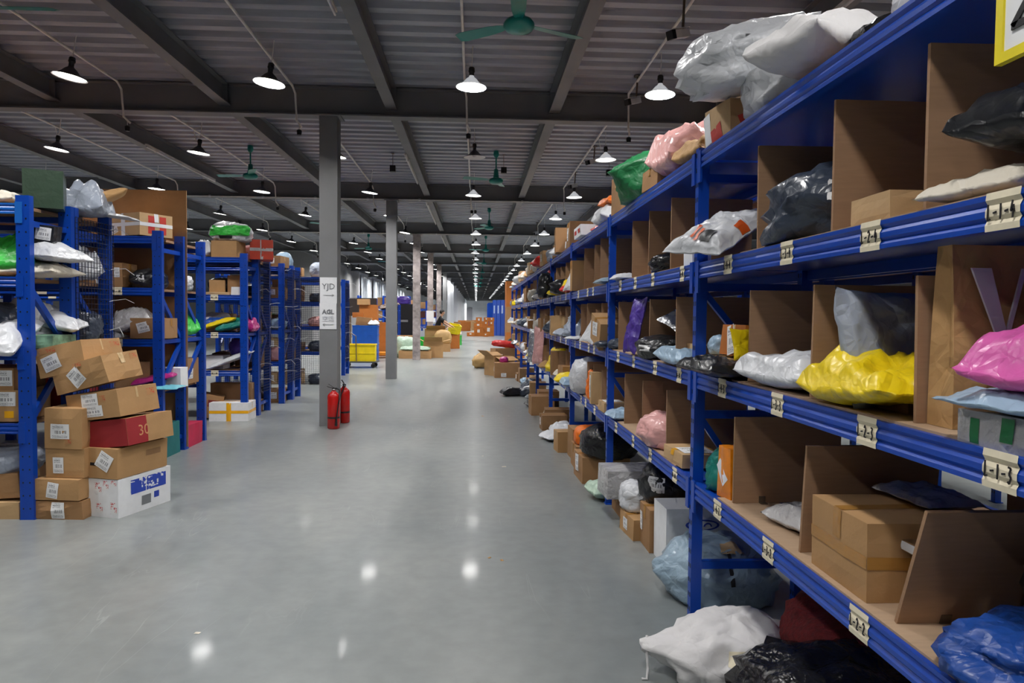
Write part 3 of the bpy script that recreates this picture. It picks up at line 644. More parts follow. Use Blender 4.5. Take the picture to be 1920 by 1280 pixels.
# ------------------------------------------------------------------ conduits with drop sockets
rowname = {-0.06: 'over the aisle', 2.21: 'above the right rack', -2.4: 'beside the columns', -4.72: 'above the left racks', -7.0: 'at the far left'}
for rx in (-0.06, 2.21, -2.4, -4.72, -7.0):
    for b in range(-1, 8):
        g0 = 10.2 + 7.324 * (b - 1); g1 = g0 + 7.324; x = rx - 0.12
        c = empty('ceiling_conduit', (x, g0 + 0.2, 4.7)); L = 7.324 - 0.2
        MB().tube([(0, 0, 0), (0.01, L * 0.5, 0.005), (0, L - 0.34, -0.02), (0.02, L - 0.26, -0.10), (0.03, L - 0.22, -0.46), (0.07, L - 0.12, -0.52)], 0.016, 7).build('pipe', PIPE, c)
        mb = MB(); mb.tube([(0.05, L - 0.16, -0.5), (0.05, L - 0.16, -0.56)], 0.006, 6, 1); mb.lathe([(0.0, 0), (0.03, 0.0), (0.034, 0.03), (0.036, 0.06), (0.02, 0.075), (0, 0.08)], 12, 0, (0.05, L - 0.16, -0.64)); mb.build('socket', [BLACKP, PIPE], c)
        for q in range(1, 7): pass
        MB().tube([(0.02, L * 0.28, 0), (0.06, L * 0.28, -0.19)], 0.005, 6).build('drop_wire', PIPE, c)
        tag(c, 'white conduit pipe with hanging black socket, %s ceiling bay, %s' % (ORD[b + 1], rowname[rx]), 'conduit', 'ceiling conduits')
# ------------------------------------------------------------------ ceiling fans, at rest
def fan_proto():
    r = empty('ceiling_fan')
    MB().lathe([(0.0, 0.61), (0.03, 0.61), (0.05, 0.60), (0.055, 0.52), (0.03, 0.475), (0.0, 0.47)], 18).build('canopy', TEAL, r, smooth=True)
    MB().tube([(0, 0, 0.48), (0, 0, 0.1)], 0.014, 10).build('down_rod', TEAL, r)
    MB().lathe([(0.014, 0.26), (0.04, 0.25), (0.052, 0.12), (0.06, 0.09)], 18).build('rod_cover', TEAL, r, smooth=True)
    MB().lathe([(0.0, 0.085), (0.07, 0.085), (0.12, 0.07), (0.14, 0.04), (0.138, 0.015), (0.12, -0.012), (0.07, -0.03), (0.0, -0.034)], 26).build('motor', TEAL, r, smooth=True)
    for k in range(3):
        a = k * 2 * PI / 3; mb = MB(); ca, sa = math.cos(a), math.sin(a); vs = []
        for (d, w, t) in ((0.12, 0.03, 0.0), (0.2, 0.05, 0.008), (0.3, 0.062, 0.012), (0.6, 0.07, 0.014), (0.66, 0.05, 0.012)):
            for s in (-1, 1):
                for q in (0, 0.003): vs.append((d * ca - s * w * sa, d * sa + s * w * ca, 0.04 + s * t + q))
        fs = []
        for i in range(4):
            b = 4 * i; fs += [(b, b + 4, b + 6, b + 2), (b + 1, b + 3, b + 7, b + 5), (b, b + 1, b + 5, b + 4), (b + 2, b + 6, b + 7, b + 3)]
        fs += [(0, 2, 3, 1), (16, 17, 19, 18)]
        mb.add(vs, fs).build('blade', TEAL, r)
    return r
fan = fan_proto(); first = True
for fx, n, nm in ((0.36, 9, 'over the aisle'), (-4.3, 5, 'above the left racks')):
    for k in range(n):
        o = fan if first else copy_tree(fan); first = False
        o.location = (fx, 6.4 + 7.36 * k, 4.15); o.rotation_euler = (0, 0, 0.1 + k * 0.9 + fx)
        tag(o, 'teal ceiling fan %s, %s from the camera' % (nm, ORD[k]), 'ceiling fan', 'teal ceiling fans')
# ------------------------------------------------------------------ cameras, speakers, tubes
def cctv(loc, rz, label):
    r = empty('security_camera', loc, rz)
    MB().obox((0, 0.02, 0), (0.07, 0.2, 0.07), (0.3, 0, 0)).obox((0, 0.0, 0.042), (0.085, 0.23, 0.006), (0.3, 0, 0)).build('housing', WHITEP, r)
    MB().obox((0, -0.095, -0.036), (0.075, 0.05, 0.078), (0.3, 0, 0)).build('lens_hood', BLACKP, r)
    MB().tube([(0, 0.06, 0.05), (0, 0.08, CZ - loc[2])], 0.012, 8).build('mount_rod', STEEL, r)
    MB().lathe([(0, 0), (0.05, 0), (0.05, 0.012), (0, 0.012)], 16, 0, (0, 0.08, CZ - loc[2] - 0.014)).build('mount_plate', STEEL, r)
    tag(r, label, 'camera', 'security cameras')
for (x, y, z, rz, lb) in ((1.83, 6.5, 4.19, -1.0, 'white security camera with black hood near the top right edge'), (2.03, 9.3, 4.42, -1.0, 'white security camera above the first girder, right of the aisle'), (2.12, 13.2, 4.47, -1.0, 'white security camera next to the second right-row lamp'), (2.1, 15.6, 4.45, -0.9, 'white security camera just before the second girder on the right'), (2.0, 24.2, 4.4, -0.8, 'small white security camera hanging in the third ceiling bay')): cctv((x, y, z), rz, lb)
for (x, y, z, lb) in ((-1.67, 14.2, 4.46, 'small black box speaker hanging left of the aisle'), (0.52, 14.1, 4.45, 'small black box speaker hanging beside the second aisle fan'), (2.62, 14.1, 4.44, 'small black box speaker hanging above the right rack')):
    r = empty('hanging_speaker', (x, y, z)); MB().obox((0, 0, 0), (0.11, 0.11, 0.12)).obox((0, -0.058, 0), (0.08, 0.006, 0.09)).build('cabinet', BLACKP, r)
    MB().tube([(0, 0, 0.06), (0, 0, CZ - z)], 0.005, 6).box(-0.03, -0.03, CZ - z - 0.01, 0.03, 0.03, CZ - z).build('hanger', STEEL, r); tag(r, lb, 'speaker', 'black hanging speakers')
for (x, y0, y1, lb) in ((-1.36, 5.4, 6.9, 'unlit white tube light under the joist left of the aisle, nearest'), (-1.30, 12.9, 15.6, 'unlit white tube light under the joist left of the aisle, second'), (-1.30, 18.2, 22.6, 'unlit white tube light under the joist left of the aisle, third'), (-1.30, 26.0, 30.0, 'unlit white tube light under the joist left of the aisle, fourth'), (3.32, 5.6, 7.4, 'unlit white tube light high above the right rack'), (-5.7, 12.6, 15.8, 'unlit white tube light above the second left rack')):
    r = empty('tube_light', (x, y0, 4.45)); MB().tube([(0, 0, -0.02), (0, y1 - y0, -0.02)], 0.014, 8).build('tube', WHITEP, r); MB().box(-0.02, 0, 0, 0.02, y1 - y0, 0.03).build('batten', PIPE, r)
    MB().box(-0.02, 0.35, -0.035, 0.05, 0.38, 0).build('clip', WHITEP, r); tag(r, lb, 'tube light')
for gi in (1, 2):
    gy = 10.2 + 7.324 * gi; r = empty('girder_conduit', (-7, gy - 0.12, 4.36)); MB().tube([(0, 0, 0.012), (11.5, 0, 0.012)], 0.012, 6).build('pipe', PIPE, r)
    cl = MB().box(-0.025, -0.016, -0.012, 0.025, 0.016, 0.036).mesh('pipe_clip', WHITEP)
    for k in range(9): put('pipe_clip', cl, r, (0.6 + k * 1.25, 0, 0))
    tag(r, 'white pipe with square clips along the %s girder' % ORD[gi], 'conduit')
# ------------------------------------------------------------------ parcels on the right-hand rack, first bay
Z1, Z2, Z3, Z4 = LV[0] + 0.008, LV[1] + 0.008, LV[2] + 0.008, LV[3] + 0.002
LOGO = mat('logo_black_print', (36, 36, 40), 0.5); ORG = mat('logo_orange_print', (226, 96, 30), 0.5)
BF = (26, 18)
# third shelf (z 1.87)
sack('dark slate poly bag with white sticker between the L-3-4 dividers', (1.40, 2.58, Z3), (0.58, 0.54, 0.34), (0, 0, 0.2), 'slate', 11, 2.5, 0.16, 0.17, 0.3, None, (36, 22), sticker=(-2.5, -2.05, 0.0, 0.4))
mailer('white courier mailer with black and orange logo poking out at L-4-4', (1.14, 3.26, Z3 - 0.01), (0.44, 0.34, 0.11), (0.1, -0.5, 0.5), 'white', 4, 0.3, 0.25, 0.06, 0.0, (40, 28), parts=(('logo_print', 0.10, 0.28, 0.25, 0.42, LOGO), ('logo_stripe', 0.10, 0.30, 0.46, 0.5, ORG), ('logo_stripe', 0.14, 0.34, 0.54, 0.57, ORG), ('tape_patch', 0.42, 0.52, 0.0, 0.14, ORG)))
carton('small taped kraft carton sitting behind the L-2-4 label', (1.33, 2.05, Z3), (0.34, 0.21, 0.085), 0, m=2, tape_dir='y')
mailer('flat white padded mailer lying above the L-1-4 label', (1.30, 1.57, Z3), (0.36, 0.42, 0.075), (0, 0, 0.1), 'cream', 6, 0.3, 0.4, 0.1, 0.0, BF)
sack('black poly bag at the back above the L-1-4 label', (1.45, 1.48, Z3), (0.3, 0.4, 0.13), (0, 0, 0), 'black', 8)
mailer('glossy black mailer jutting out above the flat white padded mailer', (1.32, 1.50, Z3 + 0.10), (0.42, 0.34, 0.14), (0.0, 0.0, 0.25), 'black', 9, 0.4, 0.35, 0.08, 0.0, BF)
# second shelf (z 1.32)
carton('small white-labelled carton under the orange box at L-4-3', (1.24, 3.30, Z2), (0.26, 0.3, 0.085), 0.05, m=2, labels=(('x0', 0.5, 0.95, 0.1, 0.95),))
carton('orange carton with a long white label at L-4-3', (1.29, 3.18, Z2 + 0.09), (0.26, 0.24, 0.14), 0.1, (0.0, 0.08), CORANGE, 1, (('x0', 0.3, 0.6, 0.02, 1.0, 0.25),), bulge=0.004)
mailer('crumpled black mailer hanging over the beam at L-4-3', (1.10, 3.16, Z2 + 0.0), (0.26, 0.42, 0.09), (0, 0.1, 0.1), 'black', 12, 0.25, 0.35, 0.05, 0.0, BF)
mailer('yellow padded envelope corner beside the black mailer at L-4-3', (1.15, 2.99, Z2 + 0.09), (0.16, 0.14, 0.02), (1.35, 0, 0.5), 'yellow', 3)
sack('black stuffed bag with paper tag behind the orange carton', (1.50, 3.26, Z2), (0.36, 0.42, 0.42), (0, 0, 0), 'black', 13, 2.6, sticker=(-2.6, -2.1, -0.05, 0.4))
sack('pale blue bag peeking out left of the orange carton', (1.24, 3.43, Z2 + 0.09), (0.18, 0.14, 0.11), (0, 0, 0), 'ltblue', 14)
mailer('plump pale grey mailer lying along the shelf at L-3-3', (1.24, 2.64, Z2), (0.54, 0.30, 0.16), (0, 0, PI / 2 + 0.08), 'white', 16, 0.32, 0.3, 0.06, 0.0, BF)
mailer('tall grey poly mailer leaning upright behind the yellow bag', (1.31, 2.26, Z2 + 0.0), (0.44, 0.38, 0.12), (1.32, 0.0, 0.30), 'grey', 17, 0.5, 0.45, 0.05, 0.02, BF)
bpy.context.view_layer.update()
sack('pale pink bag tip beside the tall grey mailer', (1.44, 1.97, Z2 + 0.14), (0.3, 0.22, 0.14), (0, 0.2, 0.3), 'palepink', 18)
carton('plain kraft carton behind the yellow bag at L-2-3', (1.42, 2.12, Z2), (0.36, 0.32, 0.125), 0, m=1, tape=0)
mailer('bright yellow crumpled poly bag at L-2-3', (1.20, 2.06, Z2), (0.54, 0.22, 0.15), (0, 0.05, PI / 2 - 0.12), 'yellow', 21, 0.3, 0.5, 0.05, 0.0, (34, 22), taper=-0.35, wedge=0.45)
# kraft shopping bag with large pale letters
kb = empty('paper_bag', (1.385, 1.742, Z2))
mb = MB(); vs = []; fs = []
for j in range(7):
    z = 0.46 * j / 6; t = 0.05 - 0.022 * (j / 6) ** 2
    for (x, y) in ((-0.2, -t), (-0.07, -t - 0.012 * math.sin(j)), (0.07, -t), (0.2, -t), (0.2, t), (0.07, t), (-0.07, t), (-0.2, t), (-0.2 + 0.02 * (1 if 1 < j < 6 else 0), 0)): vs.append((x, y, z))
for j in range(6):
    for i in range(9): fs.append((j * 9 + i, j * 9 + (i + 1) % 9, (j + 1) * 9 + (i + 1) % 9, (j + 1) * 9 + i))
fs.append(tuple(range(8, -1, -1))); mb.add(vs, fs).build('bag_body', BG['kraft'], kb)
LET = mat('pale_print', (196, 192, 204), 0.7)
mb = MB(); yf = -0.066
mb.prism([(-0.175, 0.40), (-0.125, 0.40), (-0.075, 0.225), (-0.092, 0.20)], 'y', yf, yf + 0.006); mb.prism([(-0.092, 0.20), (-0.075, 0.225), (-0.035, 0.40), (-0.045, 0.40)], 'y', yf, yf + 0.006); mb.build('letter_v', LET, kb)
mb = MB(); pa = []; pb = []
for k in range(13):
    a = 0.9 + k * 4.4 / 12; w = 0.030 * math.sin(PI * k / 12) + 0.006; pa.append((0.05 + 0.085 * math.cos(a), 0.305 + 0.1 * math.sin(a))); pb.append((0.05 + (0.085 - w) * math.cos(a), 0.305 + (0.1 - w * 0.6) * math.sin(a)))
for k in range(12): mb.prism([pa[k], pa[k + 1], pb[k + 1], pb[k]], 'y', yf, yf + 0.006)
mb.box(0.03, yf, 0.285, 0.11, yf + 0.006, 0.297).box(0.085, yf, 0.225, 0.11, yf + 0.006, 0.29); mb.build('letter_g', LET, kb)
tag(kb, 'kraft paper shopping bag with big pale letters at L-1-3', 'bag')
carton('white and green bubble-wrapped box at the bottom of L-1-3', (1.27, 1.42, LV[1] - 0.004), (0.28, 0.34, 0.08), 0.05, m=BG['clearwrap'], tape=0, prints=(('x0', 0.12, 0.2, 0.1, 0.8, MATS['poly_green']), ('x0', 0.38, 0.48, 0.3, 0.95, MATS['poly_green']), ('x0', 0.66, 0.74, 0.05, 0.7, MATS['poly_green'])))
mailer('pale blue-white mailer on the bubble-wrapped box at L-1-3', (1.24, 1.44, LV[1] + 0.078), (0.32, 0.36, 0.06), (0, 0, 0.1), 'ltblue', 23, 0.3, 0.4, 0.05, 0.0, BF)
mailer('shiny pink poly bag resting on top of the heap at L-1-3', (1.30, 1.40, LV[1] + 0.12), (0.42, 0.36, 0.17), (0.0, -0.05, 0.3), 'pink', 24, 0.35, 0.3, 0.06, 0.0, BF)
mailer('second pink poly bag standing upright behind the shiny pink one', (1.46, 1.48, LV[1] + 0.14), (0.36, 0.3, 0.1), (1.2, 0, 0.2), 'pink', 25, 0.4, 0.3)
# lowest shelf (z 0.76)
sack('teal cloth bag in the corner by L-4-2', (1.36, 3.37, LV[0] - 0.002), (0.44, 0.3, 0.24), (0, 0, 0), 'teal', 26)
carton('orange printed snack pouch with diamond sticker at L-4-2', (1.24, 3.22, LV[0]), (0.17, 0.13, 0.24), 0.15, m=mat('orange_glossy_pack', (232, 136, 20), 0.25, 0, 0.2, 14), tape=0, name='snack_pouch', cat='pouch', bulge=0.02, prints=(('x0', 0.15, 0.6, 0.25, 0.75, WPAPER, 0.78), ('y0', 0.1, 0.7, 0.72, 0.95, MATS['poly_lime'])))
mailer('silver-white mailer tucked between the dividers above L-3-2', (1.38, 2.72, LV[0] + 0.002), (0.36, 0.3, 0.11), (0, 0, 0.2), 'clearwrap', 28, 0.3, 0.4, 0.06, 0, BF)
carton('large tan carton with crossed brown tape above L-2-2', (1.36, 2.16, Z1), (0.42, 0.34, 0.235), 0, m=0, tape=2, tape_dir='x', tape_m=TAPE, seed=3)
mailer('bubble-wrapped packet lying on the large crossed-tape carton', (1.46, 2.20, Z1 + 0.245), (0.2, 0.28, 0.05), (0, 0, 0.1), 'clearwrap', 29)
carton('flat dark box with white strip on the crossed-tape carton', (1.42, 1.98, Z1 + 0.16), (0.34, 0.18, 0.03), 0.02, (0.0, 0.0), CARD[3], 0, prints=(('x0', 0.0, 1, 0.1, 0.9, WPAPER),))
sack('black bag in shadow behind the leaning divider', (1.50, 1.50, LV[0]), (0.34, 0.4, 0.36), (0, 0, 0), 'black', 30)
sack('crumpled royal blue poly bag at the near end of the lowest shelf', (1.34, 1.52, LV[0]), (0.50, 0.40, 0.17), (0, 0, 0.2), 'blue', 31, 2.2, 0.22, 0.2, 0.3, None, (40, 26), freq=1.9)
carton('white packet beside the blue bag on the lowest shelf', (1.52, 1.42, LV[0] + 0.0), (0.2, 0.2, 0.15), 0.3, m=WPAPER, tape=0)
# on top of the first bay
o = carton('narrow carton with red tape under the white bags on top', (1.27, 3.40, Z4), (0.24, 0.26, 0.19), 0.15, m=2, tape=0, prints=(('x0', 0.3, 0.7, 0.05, 0.5, REDP, 0.3), ('y0', 0.2, 0.6, 0.2, 0.7, REDP, 0.4), ('x0', 0.0, 0.25, 0.1, 0.9, WPAPER, 0.2)))
sack('large white poly bag drooping over the carton on top, near end', (1.28, 3.20, Z4 + 0.15), (0.66, 0.52, 0.30), (0.05, -0.22, 0.2), 'white', 34, 2.6, 0.14, 0.22, 0.2, None, (36, 22))
sack('white crumpled bag on top below the large drooping bag', (1.30, 2.90, Z4), (0.36, 0.4, 0.26), (0, 0, 0), 'white', 35, 2.4, 0.16, 0.24, 0.3, None, (32, 20))
mailer('white fabric pillow parcel on top, nearer than the crumpled bag', (1.32, 2.55, Z4 + 0.06), (0.62, 0.36, 0.19), (0, 0.02, 0.35), 'woven', 36, 0.4, 0.42, 0.02, 0, BF)
sack('small black bag on top between two white parcels', (1.36, 2.28, Z4), (0.26, 0.22, 0.18), (0, 0, 0), 'darkwrap', 37)
sack('white bag on top at the near end, just under the ceiling edge', (1.36, 1.95, Z4), (0.36, 0.3, 0.24), (0, 0, 0), 'white', 38, 2.6, 0.1, 0.1)
# ------------------------------------------------------------------ second bay
mailer('kraft paper parcel on top beside the first upright', (1.28, 3.84, Z4), (0.34, 0.36, 0.15), (0, 0.05, 0.15), 'kraft', 40, 0.3, 0.35, 0.04, 0, BF)
mailer('pale pink wrapped parcel on top, leaning behind the kraft one', (1.28, 4.30, Z4 + 0.02), (0.56, 0.4, 0.32), (0.0, -0.1, PI / 2), 'palepink', 41, 0.35, 0.25, 0.05, 0, BF)
carton('small kraft carton on top in front of the pink parcel', (1.16, 4.56, Z4), (0.1, 0.34, 0.13), 0.05, m=1)
sack('dark green knotted sack on top of the second bay', (1.30, 5.05, Z4), (0.56, 0.66, 0.40), (0, 0, 0.3), 'green', 43, 2.3, 0.12, 0.14, 0.3, (2.9, 0.25, 0.22, 0.6), (40, 26))
carton('tall kraft carton on top beside the green sack', (1.28, 5.72, Z4), (0.32, 0.3, 0.30), 0.05, m=1)
carton('little white box beside the first upright on the third shelf', (1.19, 3.78, Z3), (0.1, 0.16, 0.12), 0, m=WPAPER, tape=0)
sack('small glossy black bag on the third shelf, second bay', (1.23, 4.44, Z3), (0.26, 0.3, 0.14), (0, 0, 0), 'darkwrap', 44)
mailer('white mailer in front of a green bundle, third shelf', (1.22, 5.56, Z3), (0.3, 0.3, 0.06), (0, 0, 0), 'white', 45)
sack('green cloth bundle behind the white mailer on the third shelf', (1.42, 5.55, Z3), (0.25, 0.3, 0.12), (0, 0, 0), 'green', 46)
mailer('purple poly bag standing at the front, second shelf', (1.16, 4.98, Z2), (0.42, 0.2, 0.07), (0, -1.35, 0.2), 'purple', 47, 0.4, 0.4)
sack('crumpled black bag with white sticker, second shelf second bay', (1.24, 4.58, Z2), (0.36, 0.46, 0.17), (0, 0, 0), 'black', 48, sticker=(-2.9, -2.4, -0.1, 0.3))
mailer('mirror silver foil pouch tilted on the black bag', (1.36, 4.38, Z2 + 0.12), (0.34, 0.32, 0.04), (0.5, -0.5, 0.2), 'silver', 49, 0.4, 0.15)
carton('shiny kraft carton behind the pale blue roll, second shelf', (1.38, 3.96, Z2), (0.3, 0.36, 0.12), 0.05, m=1, tape_m=CTAPE)
mailer('pale blue mailer roll lying along the beam, second shelf', (1.15, 3.95, Z2), (0.56, 0.16, 0.12), (0, 0, PI / 2), 'ltblue', 50, 0.4, 0.25, 0.04, 0, BF)
sack('grey soft parcel at the far post, second shelf', (1.2, 5.82, Z2), (0.2, 0.18, 0.1), (0, 0, 0), 'slate', 51)
mailer('folded white mailer at the far post, lowest shelf', (1.22, 5.66, Z1), (0.3, 0.26, 0.09), (0, 0, 0.1), 'ltblue', 52)
sack('pale pink glossy bag on the lowest shelf, second bay', (1.25, 4.52, Z1), (0.36, 0.5, 0.24), (0, 0, 0), 'palepink', 53, 2.2, 0.16, 0.16, 0.3, None, (34, 22))
carton('flat kraft parcel with yellow end by the first upright, lowest shelf', (1.24, 3.98, Z1), (0.22, 0.34, 0.075), 0.03, m=2, tape=1, tape_m=YELT, labels=(('z1', 0.1, 0.9, 0.1, 0.6),))
# on the floor under the first and second bays
o = sack('white woven sack with tied neck on the floor by the upright', (1.16, 3.08, 0), (0.60, 0.46, 0.32), (0, 0, 0.25), 'woven', 54, 2.1, 0.08, 0.24, 0.4, (2.75, 0.15, 0.34, 0.75), (48, 30), parts=(('paper_note', -2.1, -1.7, 0.25, 0.6, PAPER),), freq=1.3)
MB().tube([(-0.36, 0.12, 0.16), (-0.38, 0.08, 0.1), (-0.385, 0.06, 0.04), (-0.4, 0.04, 0.005), (-0.42, 0.05, 0.004)], 0.006, 6).build('tie_string', BG['woven'], o)
sack('black shrink-wrapped bundle on the floor in the near corner', (1.40, 2.52, 0), (0.80, 0.72, 0.42), (0, 0, 0.1), 'darkwrap', 55, 2.3, 0.1, 0.2, 0.4, None, (44, 28))
sack('dark red knitted bundle on the floor behind the black bundle', (1.62, 2.85, 0), (0.55, 0.75, 0.46), (0, 0, 0), 'dkred', 56, 2.4)
sack('big pale blue plastic sack on the floor under the second bay', (1.41, 3.98, 0), (0.64, 0.56, 0.40), (0, 0, 0.1), 'bluegrey', 57, 2.4, 0.06, 0.16, 0.35, (2.9, 0.1, 0.12, 0.5), (44, 28), parts=(('black_marker_line', -1.75, -1.68, 0.1, 0.9, INK), ('clear_tape', -1.9, -1.3, 0.85, 1.2, CTAPE)))
o = carton('white box with a blue oval emblem under the second bay', (1.44, 4.52, 0), (0.46, 0.28, 0.38), 0.02, m=WPAPER, tape=0)
mb = MB()
for k in range(20):
    a = 2 * PI * k / 20; b = 2 * PI * (k + 1) / 20
    mb.prism([(0.11 * math.cos(a), 0.28 + 0.035 * math.sin(a)), (0.11 * math.cos(b), 0.28 + 0.035 * math.sin(b)), (0.095 * math.cos(b), 0.28 + 0.027 * math.sin(b)), (0.095 * math.cos(a), 0.28 + 0.027 * math.sin(a))], 'y', -0.152, -0.15)
for cx in (-0.035, 0.035):
    for k in range(10):
        a = PI * k / 10; b = PI * (k + 1) / 10
        mb.prism([(cx + 0.028 * math.cos(a), 0.27 + 0.025 * math.sin(a)), (cx + 0.028 * math.cos(b), 0.27 + 0.025 * math.sin(b)), (cx + 0.018 * math.cos(b), 0.27 + 0.016 * math.sin(b)), (cx + 0.018 * math.cos(a), 0.27 + 0.016 * math.sin(a))], 'y', -0.152, -0.15)
mb.build('emblem', BLUEP, o)
carton('upright kraft carton on the floor beside the white emblem box', (1.33, 4.80, 0), (0.3, 0.26, 0.29), 0.0, m=1, labels=(('x0', 0.05, 0.3, 0.35, 0.8),))
carton('low tan carton on the floor with label on its end', (1.28, 5.10, 0), (0.34, 0.32, 0.15), 0.1, m=0, labels=(('x0', 0.3, 0.6, 0.25, 0.8),))
sack('black bag with a white paper label on the kraft cartons', (1.38, 4.96, 0.285), (0.4, 0.42, 0.30), (0, 0, 0), 'black', 60, 2.4, sticker=(-2.5, -1.95, -0.1, 0.5), flat=0.2)
sack('white crumpled bag beside the black bag on the floor cartons', (1.22, 5.22, 0.15), (0.26, 0.3, 0.24), (0, 0, 0), 'white', 61)
carton('kraft carton under the grey wrapped bundle, second bay floor', (1.36, 5.62, 0), (0.42, 0.4, 0.16), 0.02, m=1)
carton('long grey stretch-wrapped bundle on a carton, second bay floor', (1.34, 5.60, 0.17), (0.64, 0.34, 0.22), 0.05, m=BG['clearwrap'], tape=0, seed=62, bulge=0.035, name='wrapped_bundle', cat='bundle')
carton('dark reddish crate at the back of the second bay floor', (1.52, 5.20, 0), (0.3, 0.22, 0.44), 0, m=mat('reddish_wood', (92, 44, 34), 0.6), tape=0)
mailer('grey-green rolled mat on the floor by the second upright', (1.20, 6.12, 0), (0.42, 0.26, 0.17), (0, 0, 0.25), 'mint', 63, 0.45, 0.2, 0.03)
mailer('mustard rolled mat on the floor by the second upright', (1.40, 6.16, 0), (0.22, 0.3, 0.14), (0, 0, 0.15), 'yellow', 64, 0.4, 0.2)
# ------------------------------------------------------------------ third bay
mailer('white padded bag on top of the third bay', (1.25, 6.42, Z4), (0.5, 0.36, 0.2), (0, 0, PI / 2), 'white', 65)
mailer('orange packet resting on the white padded bag', (1.25, 6.42, Z4 + 0.17), (0.34, 0.24, 0.1), (0, 0, PI / 2 + 0.1), 'orange', 66)
carton('flat white box with pink print on top of the third bay', (1.24, 7.45, Z4), (0.36, 0.5, 0.11), 0, m=WPAPER, tape=0, prints=(('x0', 0.1, 0.4, 0.3, 0.7, MATS['red_print']), ('x0', 0.6, 0.9, 0.3, 0.7, MATS['red_print'])))
mailer('red packet on top beside the pink-printed box', (1.3, 6.95, Z4), (0.3, 0.24, 0.08), (0, 0, 0.4), 'red', 67)
mailer('blue folded mailer on the third shelf, third bay', (1.2, 6.2, Z3), (0.4, 0.3, 0.06), (0, 0, PI / 2), 'bluegrey', 68)
carton('upright kraft carton with label on the third shelf, third bay', (1.2, 8.0, Z3), (0.26, 0.1, 0.34), 0.05, m=0)
mailer('white mailer corner sticking up at the third upright', (1.13, 8.18, Z3), (0.3, 0.22, 0.05), (0, -1.1, 0.5), 'white', 69)
carton('tilted kraft carton with white label jutting from the second shelf', (1.19, 6.3, Z2 + 0.02), (0.26, 0.36, 0.24), 0.05, (0.28, 0.0), 0, 1, (('x0', 0.25, 0.75, 0.35, 0.85, 0.2),))
mailer('white mailer propped beside the tilted kraft carton', (1.14, 6.72, Z2), (0.34, 0.26, 0.04), (0.2, -1.0, 0.2), 'white', 70)
mailer('pink mailer squeezed behind the tilted kraft carton', (1.2, 6.6, Z2), (0.3, 0.16, 0.04), (0.2, -1.0, 0.2), 'palepink', 71)
mailer('white envelope lying by the third upright, second shelf', (1.2, 7.95, Z2), (0.34, 0.3, 0.05), (0, 0, 0.3), 'white', 72)
sack('dark grey bag under the tilted kraft carton', (1.14, 6.1, Z2 - 0.0), (0.2, 0.3, 0.07), (0, 0, 0), 'slate', 73)
sack('huge white pillow bag bulging from the lowest shelf, third bay', (1.27, 7.58, Z1), (0.50, 0.56, 0.42), (0, 0, 0), 'white', 74, 2.6, 0.1, 0.12, 0.2, None, (34, 22))
mailer('bright orange mailer standing on the lowest shelf, third bay', (1.17, 7.06, Z1), (0.3, 0.12, 0.06), (0, -1.45, 0), 'orange', 75)
carton('slim pale carton standing on the lowest shelf, third bay', (1.24, 6.66, Z1), (0.3, 0.08, 0.3), 0.02, m=2, tape=0, labels=(('x0', 0.1, 0.6, 0.2, 0.9),))
carton('small flat carton near the second upright, lowest shelf', (1.2, 6.14, Z1), (0.2, 0.26, 0.085), 0.03, m=2, labels=(('z1', 0.1, 0.9, 0.2, 0.8),))
mailer('pale blue roll poking out at the third upright, lowest shelf', (1.08, 8.24, Z1), (0.4, 0.16, 0.12), (0, 0, PI / 2), 'ltblue', 76)
carton('wide kraft carton on the floor, third bay', (1.24, 6.86, 0), (0.46, 0.46, 0.25), 0.04, m=1, labels=(('x0', 0.25, 0.6, 0.3, 0.95, 0.1), ))
sack('bulging black bin bag on the wide kraft carton', (1.30, 6.76, 0.25), (0.56, 0.62, 0.36), (0, 0, 0), 'darkwrap', 77, 2.3, 0.1, 0.08, 0.3, None, (36, 22))
carton('kraft carton on the floor behind the wide one', (1.24, 7.42, 0), (0.4, 0.36, 0.24), 0, m=1)
sack('orange taped bundle on a floor carton, third bay', (1.26, 7.42, 0.245), (0.42, 0.34, 0.22), (0, 0, 0), 'orange', 78, 3.2, 0.06, 0.04)
carton('tall kraft carton on the floor, far end of third bay', (1.28, 7.9, 0), (0.42, 0.36, 0.34), 0.04, m=1)
carton('small kraft carton at the third upright foot', (1.06, 8.28, 0), (0.22, 0.24, 0.24), 0.1, m=0)
